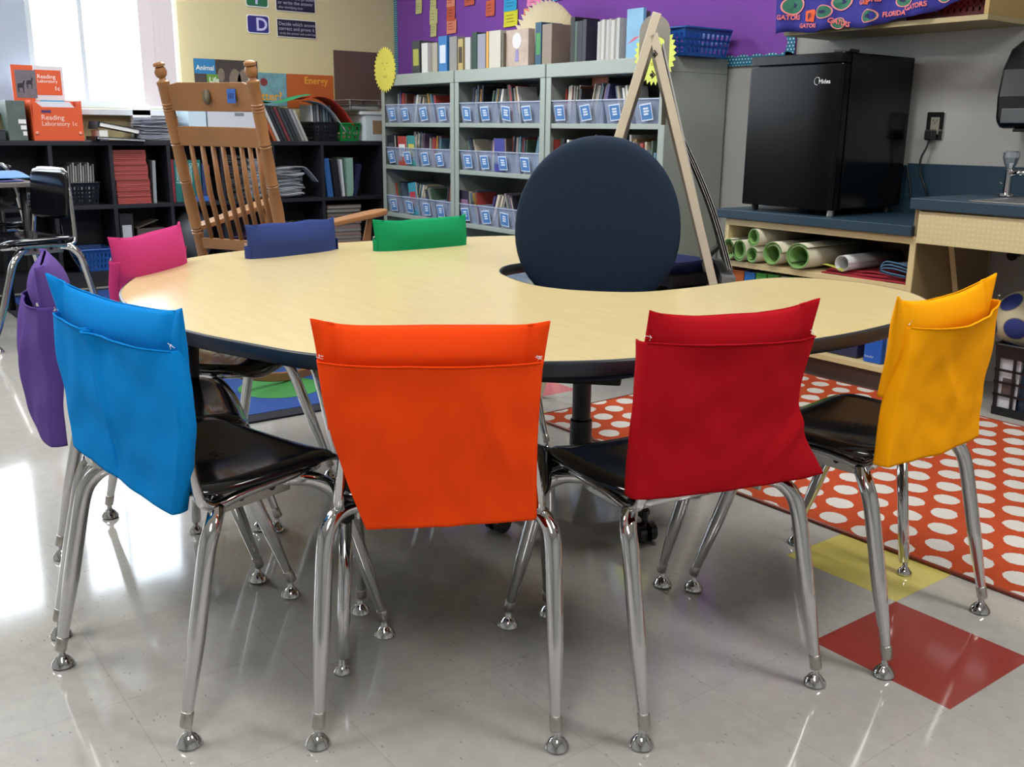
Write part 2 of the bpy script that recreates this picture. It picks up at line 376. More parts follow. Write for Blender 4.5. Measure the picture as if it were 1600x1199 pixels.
# ------------------------------------------------------------------ steel bookcases
BC = [(-6.42, -5.475), (-5.465, -4.535), (-4.525, -3.575)]
BF, BB = 3.62, 4.055
SH = [1.06, .765, .425, .10]; TOPZ = 1.385
BCN = ['left', 'middle', 'right']
for k, (a, b) in enumerate(BC):
    t = thing('steel_bookcase', '%s grey steel bookcase of the row under the purple board' % BCN[k], 'bookcase', ((a + b) / 2, BF, 0), 0, 'grey steel bookcases')
    h = (b - a) / 2; D = BB - BF
    for sx_ in (-1, 1):
        g = G(); g.box(min(sx_ * h, sx_ * (h - .012)), max(sx_ * h, sx_ * (h - .012)), .0, D, 0, TOPZ - .075)
        g.box(min(sx_ * h, sx_ * (h - .045)), max(sx_ * h, sx_ * (h - .045)), -.004, .0, 0, TOPZ - .075)
        g.build('side_panel', STEELG, t, bevel=.002)
    G().box(-h, h, -.006, D, TOPZ - .075, TOPZ).build('top_panel', STEELG, t, bevel=.004)
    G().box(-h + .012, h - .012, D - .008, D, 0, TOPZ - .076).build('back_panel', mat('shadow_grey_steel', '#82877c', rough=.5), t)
    for z in SH: G().box(-h + .012, h - .012, .002, D - .01, z - .028, z).build('shelf', STEELG, t, bevel=.003)

BOOKC = ['#8d8a86', '#39434f', '#6b4238', '#c7bda8', '#445a48', '#4b4a7a', '#a39a8a', '#20242c', '#9a3b33', '#d8d5cd', '#5c7f8f', '#b08a4a', '#715a75', '#e0ddd4', '#4a5b6e']
def bmat(c): return mat('cover_' + c.strip('#'), c, rough=.5)
_bm = {}
def book_mesh(w_, d, h_, c, parts=False):
    pass
def book(name, lab, cat, u, y, z, th, d, h_, c, lean=0., group=None, rz=0., parts=True, pm=None, lab_strip=None):
    """upright book, spine towards -y, standing at (u, y, z) with its left foot there; lean > 0 tips it to the right"""
    t = thing(name, lab, cat, (u, y, z), rz, group)
    M = Matrix.Rotation(lean, 4, 'Y')
    if lean < 0: M = Matrix.Translation((0, 0, 0)) @ Matrix.Translation((th, 0, 0)) @ M @ Matrix.Translation((-th, 0, 0))
    g = G(); cth = .0025
    g.box(0, cth, 0, d, 0, h_, M); g.box(th - cth, th, 0, d, 0, h_, M); g.box(cth, th - cth, 0, cth, 0, h_, M)
    g.build('cover', bmat(c), t)
    if parts: G().box(cth, th - cth, cth, d - .004, .003, h_ - .004, M).build('page_block', pm or PAGES, t)
    if lab_strip: G().box(.15 * th, .85 * th, -.0008, 0, h_ * .25, h_ * .75, M).build('spine_label', bmat(lab_strip), t)
    return t

# bins with books
BINP = mat('clear_bin_plastic', '#b0bed8', rough=.2, alpha=.38, spec=.5)
CARD = mat('blue_label_card', '#4d7fba', rough=.6); CARDW = mat('white_label_print', '#dfe8f4', rough=.6)
ORD = ['leftmost', 'second', 'third', 'rightmost']; ROW = ['top', 'second', 'third']
def make_bin(lab, cx, y, z, w_=.215, h_=.135, d=.36, tilt=0., tagd=True, group=None):
    t = thing('book_bin', lab, 'bin', (cx, y, z), 0, group)
    wb, wt = w_ / 2 - .012, w_ / 2; g = G(); th = .002
    def wallq(p0, p1, p2, p3, nrm):
        vs = [Vector(p) for p in (p0, p1, p2, p3)]; n = Vector(nrm) * th
        g.add([*vs, *[v - n for v in vs]], [(0, 1, 2, 3), (7, 6, 5, 4), (0, 4, 5, 1), (1, 5, 6, 2), (2, 6, 7, 3), (3, 7, 4, 0)])
    wallq((-wb, .022, 0), (wb, .022, 0), (wt, 0, h_), (-wt, 0, h_), (0, -1, 0))
    wallq((-wb, .022, 0), (-wt, 0, h_), (-wt, d, h_), (-wb, d, 0), (-1, 0, 0))
    wallq((wb, .022, 0), (wt, 0, h_), (wt, d, h_), (wb, d, 0), (1, 0, 0))
    wallq((-wb, d, 0), (wb, d, 0), (wt, d, h_), (-wt, d, h_), (0, 1, 0))
    g.box(-wb, wb, .022, d, 0, .002)
    g.build('tub', BINP, t)
    g = G(); g.box(-wt, wt, -.005, .001, h_ - .006, h_); g.box(-wt - .002, -wt, 0, d, h_ - .006, h_); g.box(wt, wt + .002, 0, d, h_ - .006, h_)
    g.build('rim', mat('bin_rim', '#c4cde0', rough=.25, alpha=.7), t)
    if tagd:
        M = Matrix.Translation((rnd(-.04, .03) - .02, -.004, h_ * .45)) @ Matrix.Rotation(R(10), 4, 'X') @ Matrix.Rotation(R(rnd(-7, 7)), 4, 'Y')
        c = G().box(-.042, .042, -.0015, 0, -.042, .042, M).build('label_card', CARDW, t)
        G().box(-.038, .038, -.0022, -.0015, -.036, .036, M).build('label_face', CARD, c)
        g = G(); 
        for q in range(3): g.box(-.018, rnd(.014, .024), -.003, -.0022, .014 - q * .014, .023 - q * .014, M)
        g.build('label_print', CARDW, c)
    return t
def fill_bin(cx, z, w_, where, style=0, y=3.66):
    x = cx - w_ / 2 + .012; end = cx + w_ / 2 - .012; k = 0
    grp = 'books in the ' + where
    lean = R([4, 14, -12, 20, -20, 8][style % 6]); hs = rnd(.185, .225)
    if lean < 0: x += .02
    tot = max(.02, (end - x) - abs(math.sin(lean)) * .17)
    used = 0
    while used < tot - .012:
        th = rnd(.008, .02); th = min(th, tot - used)
        b = book('thin_paperback', 'thin paperback standing in the ' + where, 'book', x + used, y + .03 + rnd(0, .02), z + .004, th, .15, hs * rnd(.93, 1.05), random.choice(BOOKC), lean, grp, parts=th > .013)
        used += th + .0015; k += 1
st = 0
for k, (a, b) in enumerate(BC):
    for r_ in range(3):
        if k == 2 and r_ > 0: continue
        z = SH[r_] + .001; w_ = (b - a - .06) / 4
        for q in range(4):
            cx = a + .03 + w_ * (q + .5)
            where = '%s bin, %s shelf, %s steel bookcase' % (ORD[q], ROW[r_], BCN[k])
            make_bin('clear bin with blue label, %s on the %s shelf, %s bookcase' % (ORD[q], ROW[r_], BCN[k]), cx, BF + .006, z, w_ - .008, .125, group='clear book bins')
            if not (k == 2 and q == 3): fill_bin(cx, z, w_ - .03, where, st)
            st += 1
# second and third shelf of the right bookcase: loose books
for r_, zz in ((1, SH[1]), (2, SH[2])):
    x = BC[2][0] + .03
    while x < BC[2][1] - .08:
        th = rnd(.008, .03)
        book('thin_book', 'loose thin book on the %s shelf of the right steel bookcase' % ROW[r_], 'book', x, 3.65 + rnd(0, .04), zz + .001, th, .18, rnd(.15, .24), random.choice(BOOKC), 0, 'loose books on the %s shelf of the right bookcase' % ROW[r_])
        x += th + .003
# big front-facing titles in bins that read as single covers in the photo
def cover_book(lab, cx, z, w_, h_, c, y=3.645, tilt=4, rollr=0, c2=None):
    t = thing('picture_book', lab, 'book', (cx, y, z), 0)
    M = Matrix.Rotation(R(-tilt), 4, 'X') @ Matrix.Rotation(R(rollr), 4, 'Y')
    G().box(-w_ / 2, w_ / 2, 0, .002, 0, h_, M).build('front_cover', bmat(c), t)
    G().box(-w_ / 2 + .003, w_ / 2 - .002, .002, .012, .002, h_ - .003, M).build('page_block', PAGES, t)
    if c2:
        G().box(-w_ * .38, w_ * .38, -.0008, 0, h_ * .3, h_ * .72, M).build('cover_picture', bmat(c2), t)
    return t
cover_book('orange and cream chapter book standing tall on the top shelf, right bookcase', -4.27, SH[0] + .005, .13, .245, '#b5613f', 3.78, c2='#d9cfae')
cover_book('rust-red book lying tilted in the top bins of the middle bookcase', -5.08, SH[0] + .005, .13, .2, '#a04a33', 3.80, rollr=16, c2='#8a3c2a')
cover_book('blue-covered booklet in the second shelf bins of the middle bookcase', -5.0, SH[1] + .004, .11, .20, '#3c3f8e', 3.641, tilt=-2)
cover_book('black-covered booklet at the left end of the second shelf', -6.33, SH[1] + .004, .10, .205, '#23252e', 3.643, tilt=-2, c2='#4b4d55')
cover_book('teal and yellow paperback on the second shelf of the left bookcase', -6.05, SH[1] + .004, .10, .205, '#3f8c8a', 3.643, tilt=-2, c2='#c5bd5a')
cover_book('teal book with a red band standing in the third shelf bins', -6.02, SH[2] + .004, .10, .225, '#3c8fa5', 3.643, tilt=-2, rollr=-8, c2='#b73d4d')
cover_book('dark comic paperback with purple picture on the third shelf, middle bookcase', -5.39, SH[2] + .004, .11, .205, '#2a2638', 3.643, tilt=-2, c2='#8d6b86')
cover_book('red and white picture book on the second shelf of the left bookcase', -6.18, SH[1] + .004, .11, .20, '#a8423a', 3.644, tilt=-2, c2='#dfe3e6')

# items standing on the bookcases
TB = TOPZ + .001
tops = [(-6.09, .10, .215, '#3b3f42', 'dark grey book with yellow band, leftmost on the bookcases', '#a9a84c'), (-5.965, .075, .195, '#d2d2ce', 'white magazine file on the bookcases, second from left', None),
 (-5.83, .06, .19, '#a9a294', 'tan notebook wedged beside the white magazine file', None), (-5.752, .10, .225, '#3277b5', 'bright blue cardboard book spine with white panel on the bookcase', '#cfd8e2'),
 (-5.62, .085, .215, '#8d8d89', 'thick grey book right of the bright blue spine', None), (-5.52, .055, .195, '#b3a06a', 'tan book with a black mark on its spine', '#3a3027'),
 (-5.44, .06, .2, '#bfc0bd', 'light grey paper stack standing on the bookcase', None), (-5.362, .055, .225, '#163a32', 'dark green hardback on the bookcases', None),
 (-5.30, .085, .21, '#8f93a2', 'blue-grey magazines standing beside the dark green hardback', None), (-5.205, .022, .22, '#d9a64e', 'narrow orange-yellow book on the bookcases', None),
 (-5.175, .12, .22, '#c8c4b6', 'open white booklet with fanned pages on the bookcase', None), (-5.04, .015, .2, '#6d6659', 'slim brown book left of the picture-cover box', None)]
for u, th, hh, c, lab, strip in tops:
    book('hardback_book', lab, 'book', u, 3.68, TB, th, .17, hh, c, R(rnd(-1, 1)) * 0, 'books standing on the bookcases', lab_strip=strip)
t = thing('picture_cover_book', 'pastel picture-cover book facing out beside the paper fan', 'book', (-4.915, 3.70, TB))
G().box(-.11, .11, 0, .05, 0, .215).build('cover', mat('pastel_cover', '#bba89a', rough=.5, var=.35, vscale=18), t, bevel=.002)
G().lathe([(.005, 0), (.045, 0), (.045, .001), (.005, .001)], 20, Matrix.Translation((0, -.001, .15)) @ RX).build('cover_face_picture', bmat('#dcd9e2'), t)
G().prism([(-.02, .03), (.02, .03), (.012, .1), (-.012, .1)], .0, .0015, Matrix.Translation((0, 0, 0)) @ RX).build('cover_tie_picture', bmat('#8f86b8'), t)
t = thing('folded_paper_fan', 'old book with pages folded into a cream fan', 'folded book', (-4.83, 3.87, TB))
def fanfn(s, q):
    n = 26; a = R(172 - 164 * s); k = s * n; zig = abs((k % 1) - .5) * 2
    r_ = .02 + q * (.365 - .035 * zig)
    return (r_ * math.cos(a) * .95, -.05 + .06 * zig * q, max(.0, r_ * math.sin(a)) + .001)
G().sheet(fanfn, 104, 6).build('page_fan', mat('cream_pages', '#efe6cc', rough=.9), t, solid=.001)
book('teal_hardback', 'dark teal hardback with colourful spine picture in front of the paper fan', 'book', -4.70, 3.67, TB, .055, .17, .235, '#20506a', 0, None, lab_strip='#3f8f4e')
book('thick_paperback', 'thick worn paperback with tan page edges right of the teal hardback', 'book', -4.635, 3.67, TB, .085, .15, .22, '#8f8170', 0, None)
for k, (u, th, c, lab) in enumerate([(-4.385, .035, '#181b1c', 'black binder on the right bookcase beside the fan'), (-4.348, .022, '#46564c', 'grey-green folder between black binders'), (-4.324, .04, '#1d1e26', 'black hardback in the dark group on the right bookcase'), (-4.282, .03, '#2a2937', 'dark slate book, last of the dark group')]):
    book('dark_binder', lab, 'binder', u, 3.67, TB, th, .18, [.24, .215, .215, .22][k], c, 0, 'dark books on the right bookcase', lab_strip=None)
x = -4.16
for k in range(9):
    th = [.018, .012, .022, .014, .02, .016, .024, .016, .022][k]
    book('grey_booklet', 'thin grey-white booklet in the row right of the dark binders', 'book', x, 3.67, TB, th, .16, .20 + .004 * (k % 3), ['#b9bab8', '#a5a49e', '#c5c3bc', '#8f8d86'][k % 4], 0, 'grey booklets on the right bookcase'); x += th + .001
t = thing('blue_picture_book', 'light blue picture book with pink umbrella picture, behind the easel', 'book', (-3.885, 3.68, TB))
G().box(-.06, .06, 0, .022, 0, .245).build('cover', mat('sky_blue_cover', '#77acd0', rough=.4, var=.3, vscale=12), t, bevel=.001)
G().prism([(-.05, .075), (.0, .105), (.045, .11), (.0, .09)], .0, .0012, RX).build('umbrella_picture', bmat('#c8566f'), t)
G().box(-.06, .06, .022, .05, 0, .23).build('second_book', bmat('#4a4644'), t)

# blue basket on the right bookcase
def basket(name, lab, cat, u, y, z, w_, d, h_, c, nx=8, nz=3, group=None, rz=0., taper=.015, face='both', hole=(.5, .62)):
    """open basket whose sides are real lattices"""
    t = thing(name, lab, cat, (u, y, z), rz, group); m = mat('basket_' + c.strip('#'), c, rough=.35)
    W2, D2 = w_ / 2, d / 2
    def P(s, q, side):   # s along, q up, returns point
        k = 1 - taper * 2 * (1 - q) / w_ * 1.0
        if side == 0: return Vector((-W2 * k + 2 * W2 * k * s, -D2 * k, q * h_))
        if side == 1: return Vector((W2 * k, -D2 * k + 2 * D2 * k * s, q * h_))
        if side == 2: return Vector((W2 * k - 2 * W2 * k * s, D2 * k, q * h_))
        return Vector((-W2 * k, D2 * k - 2 * D2 * k * s, q * h_))
    g = G()
    for side in range(4):
        N = nx if side % 2 == 0 else max(3, int(nx * d / w_))
        nrm = (Vector((0, -1, 0)), Vector((1, 0, 0)), Vector((0, 1, 0)), Vector((-1, 0, 0)))[side] * .002
        def slab(s0, s1, q0, q1):
            a = [P(s0, q0, side), P(s1, q0, side), P(s1, q1, side), P(s0, q1, side)]
            g.add([*a, *[p - nrm for p in a]], [(0, 1, 2, 3), (7, 6, 5, 4), (0, 4, 5, 1), (1, 5, 6, 2), (2, 6, 7, 3), (3, 7, 4, 0)])
        hz0, hz1 = .12, .82
        slab(0, 1, 0, hz0); slab(0, 1, hz1, 1); bx = (1 - hole[0]) / N; 
        for i in range(N + 1): s_c = .04 + .92 * i / N; slab(max(0, s_c - .5 * (1 - hole[0]) * .92 / N), min(1, s_c + .5 * (1 - hole[0]) * .92 / N), hz0, hz1)
        for j in range(1, nz): q = hz0 + (hz1 - hz0) * j / nz; slab(0, 1, q - (1 - hole[1]) * .5 * (hz1 - hz0) / nz, q + (1 - hole[1]) * .5 * (hz1 - hz0) / nz)
    k = 1 - taper * 2 / w_
    g.box(-W2 * k, W2 * k, -D2 * k, D2 * k, 0, .003)
    g.build('lattice_body', m, t)
    G().tube([(x_, y_, h_) for x_, y_ in rounded(-W2 - .004, W2 + .004, -D2 - .004, D2 + .004, .02, 3)], .006, 8, closed=True).build('rim', m, t, smooth=True)
    return t
basket('blue_basket', 'bright blue plastic basket on top of the right bookcase', 'basket', -3.62, 3.83, TB, .22, .34, .13, '#1c4f9e', 6, 3)

# ------------------------------------------------------------------ paper suns
def sun(lab, loc, rz, r_, c, tilt=0):
    t = thing('paper_sun', lab, 'paper sun', loc, rz)
    P = []
    n = 30
    for i in range(n * 2): a = math.pi * i / n; q = r_ if i % 2 == 0 else r_ * .86; P.append((q * math.cos(a), q * math.sin(a)))
    G().prism(P, -.001, .001, Matrix.Rotation(tilt, 4, 'Y') @ RX).build('sun_disc', mat('paper_' + c.strip('#'), c, rough=.85, var=.05, vscale=20), t)
    g = G()
    for (a, b, c_, d) in ((-.3, -.1, .25, .3), (.1, .3, .25, .3), (-.05, .05, -.02, .04), (-.2, .2, -.3, -.26), (-.14, .14, -.36, -.32)): g.box(a * r_, b * r_, -.0022, -.0012, c_ * r_, d * r_)
    g.build('pencil_face', mat('faint_pencil', '#b9ae4a', rough=.9), t)
    return t
sun('pale yellow paper sun taped on the left end of the bookcases', (-6.34, 3.606, 1.422), R(0), .158, '#d8cd55')
sun('yellow-green paper sun taped on the right bookcase behind the easel', (-3.655, 3.606, 1.392), R(0), .148, '#d2dc6a')

# ------------------------------------------------------------------ black cube bookcase under the windows
CF, CB, CT = -6.65, -6.99, .925
DV = [-1.15, -.79, -.43, -.07, .29, .66, 1.04, 1.415, 1.775, 2.14, 2.50, 2.87, 3.25, 3.745]
t = thing('cube_bookcase', 'long low black cube bookcase under the windows along the yellow wall', 'bookcase', (CF, 0, 0))
dx = CB - CF
G().box(dx, 0, DV[0] - .012, DV[-1] + .012, CT - .028, CT).build('top_panel', CHALK, t, bevel=.002)
G().box(dx, -.02, DV[0] - .012, DV[-1] + .012, 0.0, .10).build('plinth', CHALK, t)
G().box(dx, 0, DV[0] - .012, DV[-1] + .012, .50, .525).build('middle_shelf', CHALK, t, bevel=.001)
G().box(dx, dx + .006, DV[0], DV[-1], .1, CT - .03).build('back_panel', CHALK, t)
for v in DV: G().box(dx + .006, 0, v - .0115, v + .0115, .10, .50).build('divider', CHALK, t); G().box(dx + .006, 0, v - .0115, v + .0115, .525, CT - .028).build('divider', CHALK, t)
def vbook(name, lab, cat, v, z, th, d, h_, c, lean=0., group=None, u=-6.68, strip=None, word=None):
    """book in the cube bookcase: spine looks to +x, thickness along y"""
    t = thing(name, lab, cat, (u, v, z), R(90), group)
    M = Matrix.Rotation(lean, 4, 'Y'); 
    if lean < 0: M = Matrix.Translation((th, 0, 0)) @ M @ Matrix.Translation((-th, 0, 0))
    g = G(); c_ = .0025; g.box(0, c_, 0, d, 0, h_, M); g.box(th - c_, th, 0, d, 0, h_, M); g.box(c_, th - c_, 0, c_, 0, h_, M); g.build('cover', bmat(c), t)
    G().box(c_, th - c_, c_, d - .004, .003, h_ - .004, M).build('page_block', PAGES, t)
    if strip: G().box(.15 * th, .85 * th, -.0008, 0, h_ * .2, h_ * .8, M).build('spine_label', bmat(strip), t)
    if word:
        g = G(); g.text(word, th * .75, lambda a, b: tuple(M @ Vector((th * .28 + b, -.0012, h_ - .02 - a)))); g.build('spine_lettering', bmat('#cfe6dc'), t)
    return t
Z1, Z0 = .526, .101
# dictionaries
vbook('red_hardback', 'thin red hardback left of the teal dictionaries', 'book', 2.155, Z1, .022, .2, .28, '#8e2c3a')
for k in range(4): vbook('dictionary', 'teal dictionary with pale lettering, %s of four, behind the rocking chair' % ['first', 'second', 'third', 'last'][k], 'book', 2.18 + k * .045, Z1, .042, .2, .275, '#1f6d6a', 0, 'teal dictionaries', word='Dictionary')
vbook('blue_hardback', 'dark blue hardback right of the dictionaries', 'book', 2.365, Z1, .025, .2, .25, '#2a3a66'); vbook('rust_hardback', 'rust red hardback behind the rocker slats', 'book', 2.395, Z1, .025, .2, .24, '#7e3b2d')
t = thing('blue_box', 'small bright blue box lying before the dictionaries', 'box', (-6.665, 2.36, Z1)); G().box(-.01, .01, -.06, .06, 0, .035).build('carton', bmat('#2f62b0'), t, bevel=.002)
# stack of red workbooks
for k in range(29):
    lab = 'thin red workbook in the tall stack, cube left of the dictionaries'
    t = thing('red_workbook', lab, 'book', (-6.80 + rnd(-.004, .004), 1.90 + (.006 if k < 13 else -.006 if k > 20 else 0) + rnd(-.002, .002), Z1 + k * .0118), R(rnd(-.6, .6)), 'stacked red workbooks')
    G().box(-.12, .12, -.108, .108, 0, .0032).build('lower_cover', bmat(['#9c3a34', '#a8453c', '#8e332f'][k % 3]), t)
    G().box(-.118, .1195, -.106, .106, .0032, .0085).build('page_block', bmat(['#b8605a', '#a5544e'][k % 2]), t)
    G().box(-.12, .12, -.108, .108, .0085, .0113).build('upper_cover', bmat(['#9c3a34', '#a8453c', '#8e332f'][k % 3]), t)
vbook('white_binder', 'slim white binder leaning right of the red workbooks', 'binder', 2.03, Z1, .02, .2, .275, '#8d9298', R(2))
# paper piles: each pile is loose sheets nobody could count
def pile(lab, u, v, z, w_, d, h_, n, c='#b8bcc6', jit=.012, name='paper_pile'):
    t = thing(name, lab, 'paper pile', (u, v, z)); g = G(); step = h_ / n
    for k in range(n):
        M = Matrix.Translation((rnd(-jit, jit), rnd(-jit, jit), k * step)) @ Matrix.Rotation(R(rnd(-4, 4)), 4, 'Z')
        ph = rnd(0, 6); sc = rnd(.85, 1)
        def fn(a, b, ph=ph, sc=sc): return ((a - .5) * d * sc, (b - .5) * w_ * sc, step * .35 + step * .5 * math.sin(b * 5 + ph) * (.4 + .6 * b))
        gg = G().sheet(fn, 2, 8); n0 = len(gg.v); gg.v += [(x_, y_, z_ + step * .55) for x_, y_, z_ in gg.v[:n0]]; gg.f += [tuple(i + n0 for i in f) for f in gg.f]
        g.add(gg.v, gg.f, M)
    o = g.build('sheets', mat('paper_' + c.strip('#'), c, rough=.9, var=.08, vscale=30), t, smooth=False, solid=.0015); o['kind'] = 'stuff'; return t
pile('neat pile of white papers behind the right post of the rocking chair', -6.80, 2.775, Z1 + .004, .15, .22, .27, 22, '#d8dbe2', .006)
pile('rumpled pile of folded white papers in the black cube', -6.80, 3.01, Z1 + .004, .22, .22, .21, 15, '#e0e3ea', .018)
pile('grey speckled stack of booklets behind the rocker slats', -6.80, 2.60, Z1 + .004, .15, .2, .30, 20, '#7b7a7c', .008)
pile('pile of papers in the cube behind the left desk', -6.80, 1.2, Z1 + .004, .25, .2, .07, 8, '#5f6470', .01)
t = thing('drooping_paper', 'single white folder drooping over the rumpled paper pile', 'paper', (-6.72, 3.15, Z1 + .19))
G().sheet(lambda a, b: ((a - .5) * .1, -.12 + .19 * b, .03 - .14 * max(0, b - .45) ** 1.2 * 1.6), 2, 10).build('sheet', mat('folder_grey', '#a4a8b0', rough=.8), t, solid=.003)
# binders in the last cube
for k, (v, th, hh, c, ln, lab) in enumerate([(3.285, .045, .28, '#2f5f9e', 6, 'blue binder leaning in the right-hand black cube'), (3.345, .05, .275, '#16171c', 6, 'black binder beside the blue one'), (3.41, .016, .27, '#c9cdd2', 4, 'thin white folder between the black and green binders'),
    (3.44, .05, .28, '#86a899', 0, 'pale green binder standing upright')]):
    vbook('ring_binder', lab, 'binder', v + (.012 if ln else .02), Z1, th, .25, hh, c, R(-ln), 'binders in the right-hand cube')
vbook('navy_binder', 'navy binder leaning to the right at the end of the cube', 'binder', 3.50, Z1, .035, .24, .24, '#1f2444', R(12))
# black basket with papers in the cube by the desk
basket('black_basket', 'black plastic basket holding worksheets in the upper cube', 'basket', -6.80, 1.60, Z1, .2, .24, .14, '#15161b', 8, 4, None, R(90), hole=(.4, .4))
for k in range(11):
    vbook('worksheet_packet', 'cream worksheet packet standing in the black basket', 'paper', 1.515 + k * .015, Z1 + .004, .009, .16, .24 + .01 * (k % 3), ['#9b9d98', '#77797a', '#aeb0aa'][k % 3], R(3), 'worksheets in the black basket', u=-6.74)
basket('blue_storage_basket', 'blue plastic storage basket in the lower cube by the pink chair', 'basket', -6.80, 1.63, Z0, .22, .26, .14, '#2456a0', 8, 3, None, R(90))
t = thing('curved_board', 'grey floppy sheet leaning in the lower cube left of the blue basket', 'sheet', (-6.68, 1.44, Z0 + .002)); G().sheet(lambda a, b: (-.2 * a, .005 + .10 * (1 - b) ** 2 * 1.0, .002 + .3 * b), 3, 8).build('sheet', bmat('#4a4d52'), t, solid=.004)
vbook('magazine_file', 'black and white magazine file in the lower cube', 'file', 1.80, Z0 + .0, .085, .24, .36, '#17181b', 0, None, strip='#b9bcc0')
t = thing('carton', 'grey-brown cardboard carton in the lower cube beside the magazine file', 'carton', (-6.81, 2.0, Z0)); G().box(-.12, .12, -.09, .09, 0, .26).build('body', bmat('#4c4540'), t); G().sheet(lambda a, b: (-.12 + .24 * a, -.09 + .14 * b, .262 + .05 * b), 1, 3).build('flap', bmat('#5d544c'), t, solid=.003)
t = thing('plastic_bag', 'grey plastic bag bulging in the lower cube', 'bag', (-6.80, 2.31, Z0))
def bagf(a, b):
    th = 2 * math.pi * a; r_ = math.sin(math.pi * (b * .92 + .04)) ** .6; n_ = 1 + .12 * noise.noise(Vector((math.cos(th) * 2, math.sin(th) * 2, b * 4)))
    return (.13 * r_ * math.cos(th) * n_, .145 * r_ * math.sin(th) * n_, .36 * b)
G().sheet(bagf, 24, 14, closed_u=True).build('bag_body', mat('grey_film', '#565a60', rough=.4), t, smooth=True); G().tube([(0, 0, .355), (.01, 0, .37), (0, .01, .385)], [.02, .012, .03], 8).build('bag_knot', mat('grey_film', '#565a60'), t, smooth=True)
basket('purple_basket', 'dark purple basket in the lower cube behind the pink chair', 'basket', -6.80, 2.68, Z0, .24, .24, .17, '#3c2348', 8, 3, None, R(90))
# stacked colourful books in lower right cube
for k in range(13):
    c = ['#b5352f', '#b5352f', '#8b8c92', '#a4564a', '#777b84', '#a85f52', '#8d8f96', '#9a4a3c', '#7d6a62', '#2f4f44', '#94523f', '#33484a', '#5b3b34'][k]
    t = thing('stacked_hardback', '%s hardback in the stack below the binders' % ['bottom', 'second', 'third', 'fourth', 'fifth', 'sixth', 'seventh', 'eighth', 'ninth', 'tenth', 'eleventh', 'twelfth', 'topmost'][k], 'book', (-6.79 + rnd(-.006, .006), 3.42 + rnd(-.004, .004), Z0 + k * .028), 0, 'hardbacks stacked below the binders')
    G().box(-.12, .12, -.14, .14, 0, .003).build('lower_cover', bmat(c), t); G().box(-.116, .117, -.136, .136, .003, .0245).build('page_block', bmat('#8a837c' if k > 1 else c), t); G().box(-.12, .12, -.14, .14, .0245, .0275).build('upper_cover', bmat(c), t)
for k in range(5):
    vbook('lower_book', 'dark book standing in the lower cube behind the navy chair', 'book', 2.90 + k * .05, Z0, .04, .2, .25, ['#23303a', '#2c2430', '#1e2c28', '#38302a', '#24282f'][k], 0, 'dark books in the lower cube')

# --- on top of the cube bookcase
ZT = CT + .001
ORG = mat('orange_carton', '#d9582c', rough=.55, var=.03); ORGW = mat('carton_white_print', '#f0c9b8', rough=.6); PUR = mat('carton_purple_print', '#4b2a5e', rough=.6)
t = thing('reading_box', 'orange reading kit box with white lettering on the black bookcase', 'box', (-6.67, 1.485, ZT))
W_ = .145
P = [(-W_, 0), (W_, 0), (W_ - .005, .245), (W_ - .035, .20), (-W_ + .06, .20), (-W_ + .01, .245)]
MX = Matrix(((0, 0, 1, 0), (1, 0, 0, 0), (0, 1, 0, 0), (0, 0, 0, 1)))   # (a,b,c) -> x=c, y=a, z=b
G().prism(P, -.003, 0, MX).build('front_panel', ORG, t)
g = G(); g.box(-.16, -.003, -W_, -W_ + .003, 0, .24); g.box(-.16, -.003, W_ - .003, W_, 0, .24); g.box(-.163, -.16, -W_, W_, 0, .24); g.box(-.16, -.003, -W_, W_, 0, .003); g.build('carton', ORG, t)
g = G()
for k in range(5): g.box(-.13 + k * .026, -.128 + k * .026, -.11 + .01 * k, .11, .01, .235 - .008 * k)
g.build('file_cards', mat('pale_cards', '#cfd3dc', rough=.7), t); G().box(-.142, -.138, -.06, .08, .01, .243).build('divider_card', mat('cyan_card', '#3fa6cf'), t)
g = G(); g.text('Reading', .042, onX(-.095, .125, .0012), bold=.008); g.text('Laboratory 1c', .036, onX(-.095, .09, .0012), bold=.008); g.build('lettering', ORGW, t)
G().box(0, .001, -.09, -.035, .165, .182).build('publisher_band', PUR, t)
for s_ in (-1, 1): G().lathe([(.0, 0), (.012, 0), (.010, .004), (.0, .005)], 14, Matrix.Translation((0, s_ * (W_ - .02), .045)) @ Matrix.Rotation(R(90), 4, 'Y')).build('rivet', mat('pink_rivet', '#dd8a6e', rough=.4), t, smooth=True)
t = thing('display_lid', 'orange and white lid with a photo of horses standing behind the orange box', 'box lid', (-6.86, 1.435, ZT))
G().box(-.006, 0, -.15, .15, .22, .45).build('lid_panel', mat('lid_white', '#dcd6dc', rough=.6), t); G().box(-.12, -.006, -.148, .148, 0, .22).build('lid_box', ORG, t)
G().box(0, .001, -.15, -.025, .22, .45).build('orange_strip', ORG, t); G().box(0, .0015, -.02, .135, .275, .425).build('orange_field', ORG, t)
G().box(.001, .002, -.13, -.012, .255, .42).build('horse_photo', mat('grey_photo', '#6f6870', rough=.4, var=.5, vscale=22), t)
g = G()
for (a, b, s_) in ((-.1, .33, 1), (-.05, .35, .9)):
    g.prism([(a + x_ * s_, b + y_ * s_) for x_, y_ in ((-.022, -.01), (-.018, -.045), (-.013, -.045), (-.012, -.015), (.008, -.015), (.01, -.045), (.015, -.045), (.016, .0), (.024, .025), (.018, .03), (.008, .012), (-.018, .01))], .002, .003, MX)
g.build('horse_silhouettes', bmat('#25222a'), t)
g = G(); g.text('Reading', .034, onX(-.005, .375, .0025), bold=.006); g.text('Laboratory', .026, onX(-.005, .35, .0025), bold=.006); g.text('1c', .034, onX(.09, .305, .0025), bold=.02); g.build('lettering', mat('lid_print', '#f6e3dc'), t)
